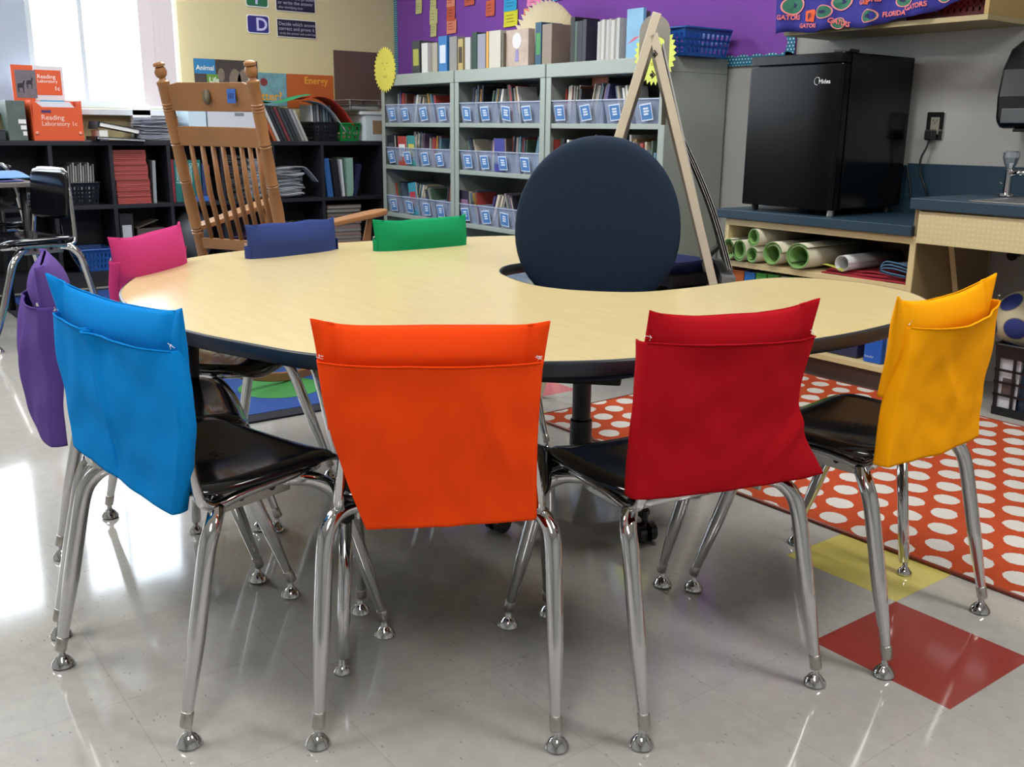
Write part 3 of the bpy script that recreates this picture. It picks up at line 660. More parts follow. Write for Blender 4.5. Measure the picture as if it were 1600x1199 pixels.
t = thing('grey_kit_box', 'grey-green box standing left of the orange reading box', 'box', (-6.78, 1.265, ZT)); G().box(-.1, .09, -.06, .045, 0, .235).build('carton', mat('mottled_green_grey', '#56645f', rough=.5, var=.35, vscale=14), t, bevel=.002)
g = G(); 
for k in range(3): g.box(.09, .091, .0 + .01 * k, .042, .1 - k * .035, .125 - k * .035)
g.build('label_print', PAPER, t)
t = thing('dark_box', 'low dark box at the left edge on the black bookcase', 'box', (-6.80, 1.05, ZT)); G().box(-.1, .1, -.14, .14, 0, .055).build('carton', bmat('#2b3136'), t, bevel=.003); G().box(-.102, .102, -.142, .142, .055, .066).build('lid', bmat('#30373d'), t, bevel=.002)
# binders lying
for nm, lab, v0, hgt, ang, uu in (('lying_binder', 'black binder lying with its spine up on white papers', 1.72, .12, -11, -6.76), ('open_binder', 'open black ring binder lying flat beside the orange box', 1.68, .05, -3, -6.70)):
    t = thing(nm, lab, 'binder', (uu, v0, ZT), 0); t.rotation_euler = (R(0), 0, 0)
    L = .31 if nm == 'open_binder' else .26
    M = Matrix.Translation((0, 0, hgt if nm == 'lying_binder' else .028)) @ Matrix.Rotation(R(ang), 4, 'X')
    zz = -.05 if nm == 'lying_binder' else -.024
    G().box(-.11, .11, 0, L, -.004, 0, M).build('cover', bmat('#0f1116'), t); G().box(-.105, .105, .01, L - .01, zz * .55, -.004, M).build('pages', PAPER, t)
    G().box(-.11, .11, -.006, 0, zz, 0, M).build('spine', bmat('#23303f' if nm == 'lying_binder' else '#0f1116'), t)
    if nm == 'lying_binder': G().box(-.1, .1, .0, .05, 0, hgt - .055).build('support_papers', PAPER, t)
    else: G().lathe([(0, 0), (.008, 0), (.008, .002), (0, .002)], 12, Matrix.Translation((.111, .03, .0 + .016)) @ Matrix.Rotation(R(90), 4, 'Y')).build('ring_hole', CHROME, t)
pile('messy heap of bluish papers left of the rocking chair', -6.79, 2.11, ZT + .004, .26, .22, .145, 18, '#d5dbe8', .02)
t = thing('white_packet', 'white box standing on the window sill side behind the heap of papers', 'box', (-6.92, 2.06, ZT)); G().box(-.03, .03, -.06, .06, 0, .23).build('carton', PAPER, t, bevel=.002)
t = thing('file_box', 'white cardboard file box with a hand hole seen through the rocker', 'box', (-6.68, 2.62, ZT))
G().box(-.28, 0, -.19, .19, 0, .235).build('carton', mat('white_card', '#c8ccd4', rough=.6), t, bevel=.003); G().box(0, .0015, .0, .065, .165, .187).build('hand_hole', bmat('#7d8087'), t); G().box(-.285, .004, -.194, .194, .19 + .03, .25).build('lid', mat('white_card', '#c8ccd4'), t, bevel=.003)
t = thing('copy_paper_box', 'pale blue-white box left of the white file box', 'box', (-6.68, 2.36, ZT)); G().box(-.24, 0, -.06, .06, 0, .24).build('carton', mat('pale_blue_card', '#c3d8e4', rough=.6), t, bevel=.002)
t = thing('low_tray', 'low white tray of worksheets behind the rocker slats', 'tray', (-6.655, 2.48, ZT)); G().box(-.01, .0, -.2, .3, 0, .07).build('front_wall', bmat('#b9bcc4'), t)
# leaning magazines
cols = ['#a5532b', '#b9b8b2', '#23262a', '#2f3136', '#6e2f35', '#3b3d44', '#2b2f2f', '#45484c', '#8f9092', '#a7a69e']
for k in range(10):
    vbook('leaning_magazine', 'magazine leaning to the left in the row right of the rocker, %s' % ['first, orange', 'second, white', 'third', 'fourth', 'fifth, maroon', 'sixth', 'seventh', 'eighth', 'ninth, grey', 'last, pale'][k], 'magazine', 2.90 + k * .027, ZT, .02, .2, .275 - .004 * k, cols[k], R(-24), 'magazines leaning beside the rocker', u=-6.69)
basket('black_mesh_basket', 'black plastic basket full of magazines on the black bookcase', 'basket', -6.80, 3.30, ZT, .2, .26, .13, '#101116', 10, 4, None, R(90), hole=(.35, .35))
for k in range(7): vbook('upright_magazine', 'magazine standing in the black basket on the bookcase', 'magazine', 3.215 + k * .024, ZT + .004, .016, .18, .25, ['#b9bcc0', '#5a5f66', '#8c9094', '#3d4348', '#6a7b86', '#4e6670', '#40474f'][k], R(-2), 'magazines in the black basket', u=-6.73)
basket('green_basket', 'small green lattice basket right of the black basket', 'basket', -6.78, 3.495, ZT, .17, .22, .125, '#15803a', 3, 3, None, R(90), hole=(.72, .72))
t = thing('white_tub', 'white plastic tub with lid and picture label at the end of the bookcase', 'tub', (-6.80, 3.70, ZT - .0))
G().prism(rounded(-.13, .13, -.1, .1, .03), 0, .19).build('tub_body', mat('white_plastic', '#bfc9cc', rough=.35), t, bevel=.004); G().prism(rounded(-.14, .14, -.125, .11, .03), .19, .215).build('tub_lid', mat('white_plastic_lid', '#c9cdcf', rough=.35), t, bevel=.004)
G().box(.13, .1315, -.02, .08, .05, .15).build('picture_label', mat('tub_label', '#8a7256', rough=.5, var=.5, vscale=25), t)
t = thing('letter_tray', 'stack of grey wire trays on top of the white tub', 'tray', (-6.80, 3.62, ZT + .217))
for k in range(3): G().box(-.13, .13, -.13, .13, .002 + k * .036, .008 + k * .036).build('tray_shelf', bmat(['#6a6f69', '#5d625c', '#9a8f88'][k]), t, bevel=.002)
for a, b in ((-.12, -.12), (-.12, .12), (.12, -.12), (.12, .12)): G().box(a - .004, a + .004, b - .004, b + .004, .0, .078).build('tray_post', bmat('#7d8480'), t)
G().box(-.125, .125, -.11, .11, .012, .033).build('tray_papers', bmat('#8b8f8a'), t)
# construction paper draped over
def drape(lab, c, pts, u0, wd, name='coloured_paper'):
    t = thing(name, lab, 'paper', (u0, 0, 0)); Q = spline([Vector(p) for p in pts], 6, False)
    def fn(a, b):
        q = Q[int(round(b * (len(Q) - 1)))]; return ((a - .5) * wd, q.x, q.y + .008 * math.sin(a * 3) * b)
    G().sheet(fn, 4, len(Q) - 1).build('sheet', mat('sheet_' + c.strip('#'), c, rough=.8), t, solid=.0015, smooth=True)
drape('red construction paper curling down over the baskets', '#c8392a', [(3.13, 1.215), (3.24, 1.235), (3.34, 1.215), (3.44, 1.14), (3.52, 1.03)], -6.75, .2)
drape('green construction paper curving over the leaning magazines', '#2d9a66', [(2.80, 1.20), (2.92, 1.185), (3.02, 1.20), (3.12, 1.232), (3.2, 1.245)], -6.78, .2)
drape('white sheet hanging under the red construction paper', '#b5b9bd', [(3.18, 1.205), (3.27, 1.185), (3.36, 1.12), (3.46, .985)], -6.74, .16)

# posters on the yellow wall
def poster(lab, v0, v1, z0, z1, c, var=.0, vs=10):
    t = thing('poster', lab, 'poster', (-6.995, (v0 + v1) / 2, (z0 + z1) / 2)); w_, h_ = (v1 - v0) / 2, (z1 - z0) / 2
    G().box(-.002, .002, -w_, w_, -h_, h_).build('sheet', mat('poster_' + c.strip('#'), c, rough=.45, var=var, vscale=vs), t); return t, w_, h_
t, w_, h_ = poster('Animal Life Cycles poster with dark elephant photo above the rocker', 2.47, 2.93, 1.15, 1.475, '#453c37', .6, 9)
t.location.x = -6.99
G().box(.002, .003, -w_, -w_ + .15, h_ - .1, h_).build('blue_word_panel', bmat('#2a78ab'), t); G().box(.002, .003, -w_ + .085, -w_ + .175, h_ - .17, h_ - .1).build('green_word_panel', bmat('#5f8a35'), t); G().box(.002, .003, -w_ + .055, -w_ + .2, h_ - .235, h_ - .17).build('red_word_panel', bmat('#c0512f'), t)
g = G(); g.text('Animal', .046, onX(-w_ + .012, h_ - .075, .004), bold=.01); g.text('Life', .05, onX(-w_ + .1, h_ - .155, .004), bold=.01); g.text('Cycles', .046, onX(-w_ + .065, h_ - .225, .004), bold=.01); g.build('lettering', bmat('#e4e6da'), t)
g = G()
for a, b, s_ in ((.06, .02, .055), (.13, .0, .07), (-.04, .06, .03)): g.lathe([(0, 0), (s_, 0), (s_, .0012), (0, .0012)], 22, Matrix.Translation((.002, a, b)) @ Matrix.Rotation(R(90), 4, 'Y') @ Matrix.Diagonal((1.5, .8, 1, 1)))
g.build('elephant_shape', mat('elephant_grey', '#7b6d5e', rough=.6, var=.3, vscale=20), t)
t, w_, h_ = poster('blue leafy poster reading Matter? partly behind the right rocker post', 2.86, 3.15, 1.17, 1.40, '#6f9aa5', .5, 16)
g = G(); g.text('Matter?', .085, onX(-.155, -.075, .004), bold=.015); g.build('lettering', bmat('#dfa22f'), t)
G().lathe([(0, 0), (.028, 0), (.028, .0012), (0, .0012)], 18, Matrix.Translation((.002, -.03, .05)) @ Matrix.Rotation(R(90), 4, 'Y')).build('berry_picture', bmat('#7e3034'), t)
t, w_, h_ = poster('orange poster reading Energy above the curled red paper', 3.152, 3.53, 1.16, 1.40, '#b55c26', .22, 5)
g = G(); g.text('Energy', .07, onX(-.05, .055, .004), bold=.02); g.build('lettering', bmat('#dfa03a'), t)
t, w_, h_ = poster('plain brown board propped against the yellow wall beside the sun', 3.54, 4.0, 1.17, 1.585, '#5f4b41', .05, 4)
def strat(lab1, lab2, z0, c, letter, l1, l2, l3):
    t = thing('letter_card', lab1, 'card', (-6.995, 2.955, z0)); 
    G().prism(rounded(-.085, .085, -.063, .063, .018), 0, .002, MX).build('card', PAPER, t); G().prism(rounded(-.078, .078, -.056, .056, .016), .002, .003, MX).build('colour_field', bmat(c), t)
    g = G(); g.text(letter, .12, onX(-.02, -.04, .0042), bold=.02); g.build('lettering', bmat('#c6c6ea'), t)
    t = thing('caption_card', lab2, 'card', (-6.995, 3.25, z0 - .012)); G().box(0, .002, -.155, .155, -.063, .063).build('card', PAPER, t); G().box(.002, .003, -.15, .15, -.058, .058).build('dark_field', bmat('#1b1a30'), t)
    g = G(); g.text(l1, .034, onX(-.14, .018, .0042)); g.text(l2, .034, onX(-.14, -.014, .0042)); g.text(l3, .022, onX(-.135, -.042, .0042)); g.build('lettering', bmat('#b5b5c8'), t)
strat('purple card with the letter D on the yellow wall', 'dark caption card reading Decide which answer is correct and prove it', 1.728, '#2c2a78', 'D', 'Decide which answer is', 'correct and prove it -', 'circle the answer and underline')
strat('green letter card at the top edge of the yellow wall', 'dark caption card above the Decide card', 1.905, '#1f6b45', 'I', 'Illustrate the problem', 'or write the answer', 'after identifying clues')

# ------------------------------------------------------------------ fridge, counters, wall things on the right
ct = thing('low_cabinet', 'low birch open cabinet with shelves under the fridge counter', 'cabinet', (-2.555, 3.49, 0))
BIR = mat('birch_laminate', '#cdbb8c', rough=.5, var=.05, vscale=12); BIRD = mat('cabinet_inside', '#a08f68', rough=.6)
G().box(-.475, -.455, 0, .57, .08, .645).build('side_panel', BIR, ct, bevel=.001); G().box(.45, .475, 0, .57, .08, .645).build('side_panel', BIR, ct, bevel=.001)
G().box(-.455, .45, .0, .02, .615, .645).build('top_rail', BIR, ct, bevel=.001); G().box(-.455, .45, .0, .56, .43, .455).build('shelf', BIR, ct, bevel=.001)
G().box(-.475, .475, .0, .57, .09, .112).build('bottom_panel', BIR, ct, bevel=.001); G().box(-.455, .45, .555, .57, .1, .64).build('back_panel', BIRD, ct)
G().box(-.475, .475, .045, .06, 0.001, .09).build('toe_kick', mat('brown_rubber_base', '#5b4a42', rough=.6), ct)
t = thing('low_countertop', 'blue-grey laminate countertop under the black fridge', 'countertop', (-2.58, 3.47, .646)); G().box(-.49, .485, 0, .605, 0, .04).build('slab', LAM_BLUE, t, bevel=.003)
G().box(-.49, .3, .59, .605, .04, .245).build('backsplash', LAM_BLUE, t)
sk = thing('sink_counter', 'higher blue-grey sink counter with birch apron at the right edge', 'counter', (-2.1, 3.45, .75))
SX1 = 2.2
G().box(0, SX1, 0, .62, 0, .043).build('countertop', LAM_BLUE, sk, bevel=.004); G().box(-.4, SX1, .605, .625, .0, .15).build('backsplash', LAM_BLUE, sk)
def pegs():
    m = mat('textured_birch_apron', '#cbbd92', rough=.5); g = NT(m); geo = g.n('ShaderNodeNewGeometry'); sx = g.n('ShaderNodeSeparateXYZ'); g.lk(geo.outputs['Position'], sx.inputs[0]); P = .018
    dx_ = g.m('SUBTRACT', g.m('FRACT', g.m('DIVIDE', sx.outputs[0], P)), .5); dz = g.m('SUBTRACT', g.m('FRACT', g.m('DIVIDE', sx.outputs[2], P)), .5)
    d = g.m('ADD', g.m('MULTIPLY', dx_, dx_), g.m('MULTIPLY', dz, dz)); g.lk(g.mix(g.m('LESS_THAN', d, .06), lin('#c8bb90'), lin('#cfc49b')), g.p.inputs['Base Color']); return m
G().box(.035, SX1, .012, .03, -.125, -.006).build('apron', pegs(), sk, bevel=.001)
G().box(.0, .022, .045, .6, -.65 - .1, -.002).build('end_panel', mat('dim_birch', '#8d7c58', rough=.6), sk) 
G().tube([(.03, .22, -.02), (.03, .42, -.52)], .014, 4).build('brace', BIR, sk)
G().box(SX1 - .02, SX1, .03, .6, -.75, -.002).build('end_panel', BIR, sk)
sn = thing('sink', 'stainless steel sink set in the blue-grey counter at the right edge', 'sink', (-1.62, 3.68, .7935))
g = G(); g.prism([(p[0], p[1]) for p in rounded(-.27, .3, -.22, .22, .03)], 0, .003); g.build('sink_rim', STEELD, sn, bevel=.001)
G().box(-.2, .22, -.17, .15, .003, .0045).build('basin_floor', bmat('#50555a'), sn)
fc = thing('faucet', 'chrome faucet with crystal knob at the right edge', 'faucet', (-1.935, 3.84, .797))
G().lathe([(.03, 0), (.03, .006), (.014, .012), (.013, .09), (.016, .10), (.013, .105)], 18).build('faucet_body', CHROME, fc, smooth=True, angle=40)
G().lathe([(.014, .105), (.024, .125), (.03, .145), (.03, .165), (.022, .17), (.0, .17)], 10).build('faucet_handle', mat('clear_acrylic', '#a9b4ba', rough=.08, metal=.7), fc)
G().tube([(.0, 0, .085), (.05, -.01, .09), (.11, -.02, .09)], .011, 12).build('spout_bridge', CHROME, fc, smooth=True)
G().ball((.125, -.02, .10), .034, 14).build('spout_ball', CHROME, fc, smooth=True)
G().tube([(-.02, .0, .045), (-.03, 0, .05)], .004, 8).build('pop_up_rod', CHROME, fc)
# fridge
FB = mat('fridge_gloss_black', '#050608', rough=.2, spec=.22); FS = mat('fridge_side_black', '#060709', rough=.14, spec=.3)
fr = thing('mini_fridge', 'black compact refrigerator on the low counter', 'refrigerator', (-2.735, 3.52, .687))
G().box(-.24, .24, .055, .50, .028, .655).build('cabinet_body', FS, fr, bevel=.006)
G().prism(rounded(-.24, .24, 0, .05, .012), .025, .612).build('door', FB, fr, bevel=.003)
G().prism(rounded(-.24, .24, 0, .05, .012), .616, .655).build('door_top_trim', FB, fr, bevel=.003)
G().box(.17, .245, .02, .09, .655, .667).build('hinge_cover', BLACKM, fr, bevel=.003)
for a, b in ((-.19, .04), (.21, .04), (-.19, .44), (.21, .44)): G().lathe([(.015, 0), (.015, .03)], 12, Matrix.Translation((a, b, -.0)) ).build('foot', STEELD if a > 0 and b < .1 else BLACKM, fr)
g = G(); g.text('Midea', .024, onY(.125, .535, -.0015), bold=.01)
pts = [(.118 + .014 * math.cos(a), -.0015, .545 + .015 * math.sin(a)) for a in [R(40 + q * 20) for q in range(13)]]
g.tube(pts, .0012, 5); g.build('logo_lettering', mat('silver_print', '#d5d8da', rough=.35), fr)
# outlet and cord
ol = thing('wall_outlet', 'steel wall outlet plate with a black plug', 'outlet', (-2.403, 4.079, 1.06))
G().box(-.041, .041, -.006, 0, -.058, .058).build('cover_plate', CHROME, ol, bevel=.002); G().box(-.02, .02, -.008, -.006, -.036, .036).build('socket', bmat('#8d8a7e'), ol, bevel=.001)
g = G()
for z in (.018,): g.box(-.009, -.006, -.0085, -.008, z, z + .009); g.box(.006, .009, -.0085, -.008, z, z + .009); g.lathe([(0, 0), (.003, 0), (.003, .0006), (0, .0006)], 8, Matrix.Translation((0, -.008, z - .006)) @ RX)
g.build('slots', bmat('#111111'), ol)
t = thing('extension_lead', 'black power cord running from the outlet down behind the counter and fridge', 'cord', (0, 0, 0))
G().box(-2.424, -2.386, 4.03, 4.068, 1.0, 1.045).build('plug', BLACKM, t, bevel=.006)
G().tube(sp3([(-2.405, 4.045, 1.0), (-2.41, 4.04, .97), (-2.425, 4.03, .92), (-2.42, 4.03, .86), (-2.39, 4.03, .80), (-2.385, 4.045, .74), (-2.44, 4.045, .71), (-2.47, 4.045, .80), (-2.495, 4.043, .89)], 6), .0045, 8).build('cable', BLACKM, t, smooth=True)
# towel dispenser
pd = thing('towel_dispenser', 'smoky black paper towel dispenser on the wall, cut by the photo edge', 'dispenser', (-1.89, 4.079, 1.05))
P = [(0, 0), (-.17, .0), (-.205, .03), (-.215, .12), (-.20, .22), (-.15, .30), (-.08, .335), (0, .34)]
G().prism([(y, z) for y, z in P], -.15, .15, MX @ Matrix.Identity(4)).build('cover', mat('smoked_plastic', '#14161a', rough=.25, coat=.2), pd, bevel=.015)
G().box(-.12, .12, -.2185, -.212, .02, .075).build('lever', bmat('#4e5357'), pd, bevel=.01); G().box(-.09, .09, -.17, -.05, -.012, .0).build('feed_slot', BLACKM, pd)
# upper wall shelf with team cloth
us = thing('wall_shelf', 'birch wall shelf above the fridge, covered by a patterned cloth', 'shelf', (-2.52, 3.75, 1.445))
G().box(-.47, .47, 0, .33, 0, .02).build('shelf_board', mat('grey_birch', '#a79872', rough=.6), us, bevel=.001); G().box(.452, .47, 0, .33, .02, .5).build('side_panel', mat('amber_birch', '#a98f58', rough=.55, var=.05), us, bevel=.001); G().box(-.47, -.452, 0, .33, .02, .5).build('side_panel', BIR, us, bevel=.001)
t = basket('maroon_crate', 'dark red plastic crate on the wall shelf at its right end', 'crate', -2.26, 3.93, 1.4665, .36, .26, .16, '#6e1a22', 12, 5, hole=(.3, .4))
cl = thing('patterned_cloth', 'blue cloth printed with green and orange team emblems hanging from the wall shelf', 'cloth', (-2.52, 3.735, 1.44))
CX0, CX1 = -.485, .43
def clf(a, b):
    x_ = CX0 + (CX1 - CX0) * a; lift = 0 if a < .5 else .075 * ((a - .5) / .5) ** 1.3
    z_ = .012 + lift + (.62 - lift) * b + .006 * math.sin(a * 22)
    fold = .014 * math.sin(a * 26 + 1) + .010 * math.sin(a * 51 + 2 * b) + .02 * math.exp(-((a - .53) / .02) ** 2)
    return (x_, -.012 - fold * .8 - .006 * math.sin(b * 7 + a * 4), z_)
G().sheet(clf, 120, 20).build('cloth_sheet', mat('royal_blue_cloth', '#2b2a86', rough=.8, var=.1), cl, smooth=True, solid=.002)
def on_cloth(cx, cz, ang=0., off=.004):
    ca, sa = math.cos(ang), math.sin(ang)
    def f(a, b):
        x_ = cx + a * ca - b * sa; z_ = cz + a * sa + b * ca; s_ = max(0, min(1, (x_ - CX0) / (CX1 - CX0))); lift = 0 if s_ < .5 else .075 * ((s_ - .5) / .5) ** 1.3
        q = clf(s_, max(0, min(1, (z_ - .012 - lift) / (.62 - lift)))); return (x_, q[1] - off, z_)
    return f
def disc(g, fn, rx, ry, n=24, inner=0.):
    if inner:
        vs = [fn(rx * math.cos(2 * math.pi * i / n) * q, ry * math.sin(2 * math.pi * i / n) * q) for q in (inner, 1) for i in range(n)]
        g.add(vs, [(i, (i + 1) % n, n + (i + 1) % n, n + i) for i in range(n)])
    else:
        vs = [fn(0, 0)] + [fn(rx * math.cos(2 * math.pi * i / n), ry * math.sin(2 * math.pi * i / n)) for i in range(n)]
        g.add(vs, [(0, 1 + i, 1 + (i + 1) % n) for i in range(n)])
orr, pt, dk = G(), G(), G()
for k, (cx, cz, rx) in enumerate([(-.40, .125, .05), (-.155, .12, .045), (.02, .17, .045), (.06, .33, .05), (-.33, .30, .05), (-.1, .33, .048), (.235, .20, .045), (-.235, .085, .036), (-.165, .035, .03), (-.01, .05, .034), (.13, .10, .032), (.345, .17, .045), (.30, .10, .03), (-.39, .2, .035), (.16, .27, .045), (.33, .30, .05), (-.25, .17, .035)]):
    gr, pk = G(), G(); disc(gr, on_cloth(cx, cz, 0, .0042), rx, rx * .66); disc(pk, on_cloth(cx, cz, 0, .005), rx * 1.12, rx * .78, inner=.86)
    go = gr.build('green_emblem', mat('emblem_green', '#2c6b55', rough=.8), cl); pk.build('pink_outline', mat('emblem_pink', '#d98a8c', rough=.8), go)
    dk = G(); disc(dk, on_cloth(cx - rx * .1, cz, 0, .005), rx * .5, rx * .2); dk.build('emblem_centre', mat('emblem_navy', '#1d2350', rough=.8), go)
for cx, cz, ang, wd, sz in ((-.47, .07, -.05, 'GATORS', .028), (-.31, .145, .0, 'FLORIDA', .03), (-.21, .042, -.25, 'GATORS', .028), (-.07, .10, .05, 'GATORS', .026), (.07, .115, .05, 'GATORS', .034), (.17, .155, .05, 'FLORIDA', .036), (.235, .145, .06, 'FLORIDA', .036), (.14, .06, .1, 'GATORS', .026), (-.36, .03, -.05, 'GATORS', .024), (.04, .045, .0, 'FLORIDA', .026), (-.46, .22, 0, 'FLORIDA', .03), (-.2, .21, -.1, 'FLORIDA', .03), (.1, .25, 0, 'GATORS', .034)):
    G().text(wd, sz, on_cloth(cx, cz, ang, .009), bold=.03).build('team_lettering', mat('emblem_salmon', '#d9706a', rough=.8), cl)
for cx, cz in ((-.31, .075), (-.03, .12), (.14, .20), (-.2, .26)):
    orr = G(); f = on_cloth(cx, cz, 0, .005); orr.add([f(-.022, -.02), f(.02, -.026), f(.03, .015), f(.018, .026), f(-.024, .022)], [(0, 1, 2, 3, 4)]); oo_ = orr.build('orange_patch', mat('emblem_orange', '#d95a30', rough=.8), cl); G().text('F', .032, on_cloth(cx - .008, cz - .012, 0, .013), bold=.02).build('patch_letter', mat('emblem_navy', '#1d2350', rough=.8), oo_)


# cabinet contents: rolled mats, poster tube, cloths, binders
MATG = mat('green_mat_back', '#6f9a55', rough=.85, bump=.3); MATW = mat('cream_mat_face', '#c9c6ae', rough=.85, bump=.4, bscale=90)
def roll(lab, cx, cz, r_, sq=1., turns=1.6, L=.44, y=3.475, rot=0., z0=.456, core=.35):
    t = thing('rolled_mat', lab, 'mat', (cx, y, z0 + r_ * sq), 0, 'rolled green mats in the cabinet'); n = 60
    pts = []
    for i in range(n + 1):
        s_ = i / n; a = rot + 2 * math.pi * turns * s_; q = r_ * (1 - (1 - core) * s_ / max(1, turns) * .55) * (1 - .28 * max(0, s_ - .75))
        pts.append((q * math.cos(a), q * math.sin(a) * sq))
    def prof(off): return [(p[0] * (1 - off / r_), p[1] * (1 - off / r_)) for p in pts]
    outer, inner = prof(.0008), prof(.0085)
    G().sheet(lambda a, b: (outer[int(round(a * n))][0], L * b, outer[int(round(a * n))][1]), n, 2).build('mat_face', MATW, t, smooth=True, solid=.0012)
    g = G(); P = outer + inner[::-1]
    vs = [(p[0] * .998, -.001, p[1] * .998) for p in outer] + [(p[0], -.001, p[1]) for p in inner] + [(p[0], L * .99, p[1]) for p in inner]
    fs = [(i, i + 1, n + 1 + i + 1, n + 1 + i) for i in range(n)] + [(n + 1 + i, n + 2 + i, 2 * n + 3 + i, 2 * n + 2 + i) for i in range(n)]
    g.add(vs, fs); g.build('mat_back', MATG, t, smooth=True); return t
roll('rolled green-backed mat, first from the left in the cabinet', -2.990, 0, .040, 1.25, 1.7, rot=1.2)
roll('small rolled green-backed mat second from the left', -2.925, 0, .040, 1.3, 1.8, rot=2.2)
roll('lower rolled green-backed mat under the third roll', -2.853, 0, .034, 1.1, 1.6, rot=.5)
roll('rolled green-backed mat stacked third from the left', -2.851, 0, .036, 1.15, 1.6, rot=3.6, z0=.532)
roll('wide rolled green-backed mat with a curled end, fourth', -2.742, 0, .055, 1.0, 1.35, rot=.2)
roll('large rolled green-backed mat, rightmost of the rolls', -2.605, 0, .066, .88, 1.5, rot=.8)
t = thing('poster_roll', 'rolled white poster with yellow-green corner on the red cloth', 'poster roll', (-2.405, 3.50, .505)); n = 30
G().sheet(lambda a, b: (.034 * (1 - .12 * a) * math.cos(a * 12), .40 * b, .034 * (1 - .12 * a) * math.sin(a * 12)), 40, 2).build('poster_sheet', mat('poster_white', '#c2c4c6', rough=.6), t, smooth=True, solid=.001)
G().sheet(lambda a, b: (-.09 + .1 * a, -.005 + .03 * b, -.012 - .02 * a + .004 * math.sin(a * 3)), 6, 2).build('corner', mat('yellow_green_print', '#b5b84a', rough=.6), t, solid=.001)
t = thing('red_cloth', 'folded red felt cloths lying on the cabinet shelf', 'cloth', (-2.30, 3.50, .456))
for k in range(3): G().sheet(lambda a, b, k=k: (-.20 + .39 * a, .03 * k + .35 * b, .003 + .009 * k * (1 - abs(a - .5)) + .002 * math.sin(a * 9 + k)), 20, 2).build('fold', mat('red_felt', '#9e2433', rough=.9), t, solid=.005)
t = thing('blue_mat', 'folded grey-blue mats at the right end of the cabinet shelf', 'mat', (-2.165, 3.50, .489))
for k in range(3): G().tube(sp3([(.055, .0, .014 + .012 * k), (0, 0, .022 + .012 * k), (-.045, 0, .02 + .012 * k), (-.06, 0, .008 + .003 * k), (-.03, 0, .0 + .002 * k), (.05, 0, -.006 + .002 * k)], 5), .0035, 6).build('mat_edge', mat('blue_felt', '#3d6380', rough=.9), t, smooth=True)
G().sheet(lambda a, b: (-.058 + .11 * a, .005 + .38 * b, .045 - .02 * (1 - a) ** 3), 6, 2).build('mat_top', mat('grey_blue_felt', '#4a5c6c', rough=.9), t, solid=.004)
for k, (u, c, lab) in enumerate([(-2.985, '#b45a24', 'orange binder on the lower cabinet shelf, first in the row'), (-2.915, '#2168b0', 'blue binder right of the orange one'), (-2.850, '#4a9c38', 'green binder right of the blue one'), (-2.785, '#4a9c38', 'second green binder in the cabinet'), (-2.68, '#4a9c38', 'third green binder in the cabinet, past the white folder')]):
    book('cabinet_binder', lab, 'binder', u, 3.51, .113, .058 if k else .065, .26, [.298, .298, .30, .302, .304][k], c, 0, 'binders on the lower cabinet shelf')
book('white_folder', 'white folder between the green binders', 'folder', -2.72, 3.52, .113, .03, .25, .3, '#a9b0b8', 0)
for k, (u, c) in enumerate([(-2.60, '#c9cbd0'), (-2.56, '#1d1f24'), (-2.50, '#24262b'), (-2.23, '#c5c8cc')]): book('file_folder', ['white file folder in the dark half of the lower cabinet', 'black file next to the white file folder', 'second black file in the lower cabinet', 'white folder at the right end of the lower cabinet'][k], 'folder', u, 3.56, .113, .035, .25, .285 if k != 3 else .29, c)
t = thing('navy_case', 'navy blue storage case low in the cabinet under the table edge', 'case', (-2.42, 3.62, .113)); G().box(-.10, .10, -.08, .16, 0, .15).build('case_body', bmat('#262a4d'), t, bevel=.006); G().box(-.102, .102, -.082, .162, .15, .165).build('case_lid', bmat('#1d2040'), t, bevel=.003)
t = thing('power_pencil_box', 'bright blue box with white lettering low in the cabinet', 'box', (-2.245, 3.55, .113)); G().box(-.035, .045, -.02, .16, 0, .19).build('carton', bmat('#1c56b8'), t, bevel=.002)
g = G(); g.text('Pointer', .014, onY(-.028, .155, -.0212)); g.text('&', .012, onY(.0, .142, -.0212)); g.text('Pencil', .014, onY(-.028, .128, -.0212)); g.text('Scholar', .014, onY(-.03, .02, -.0212)); g.build('lettering', bmat('#c9d6ee'), t)

vl = thing('shutoff_valve', 'small black water shut-off valve on the wall under the sink counter', 'valve', (-1.97, 4.079, .55))
G().tube([(0, 0, 0), (0, -.05, 0)], .009, 10).build('valve_stub', BLACKM, vl, smooth=True); G().lathe([(.0, 0), (.02, 0), (.022, .006), (.02, .012), (0, .012)], 14, Matrix.Translation((0, -.05, 0)) @ RX).build('valve_handle', BLACKM, vl); G().tube([(0, -.03, 0), (.01, -.03, .06), (.05, -.03, .19)], .005, 8).build('supply_hose', STEELD, vl, smooth=True)
# crate with soccer ball
bk = basket('milk_crate', 'black plastic crate holding folders under the sink counter', 'crate', -1.60, 3.76, .001, .34, .34, .27, '#0e0f10', 5, 4, hole=(.8, .8), taper=.01)
book('folder_in_crate', 'white printed folder standing in the black crate', 'folder', -1.74, 3.66, .006, .012, .02, .25, '#c4c6cc', 0, None, rz=0)
t = thing('crate_folder', 'white sheet with a picture pressed against the front of the crate', 'sheet', (-1.705, 3.605, .006)); G().box(-.05, .03, .0, .003, .02, .23).build('sheet', bmat('#b9bcc4'), t); G().box(-.03, .02, -.001, .0, .07, .14).build('picture', bmat('#50423f'), t)
book('navy_folder', 'navy folder standing in the black crate', 'folder', -1.675, 3.62, .006, .05, .24, .24, '#1d3348', 0); book('green_folder', 'dark green folder standing in the black crate', 'folder', -1.61, 3.62, .006, .06, .24, .23, '#16291f', 0)
sb = thing('soccer_ball', 'worn cream and blue soccer ball on top of the black crate', 'ball', (-1.735, 3.70, .358))
BR = .107; phi = (1 + 5 ** .5) / 2
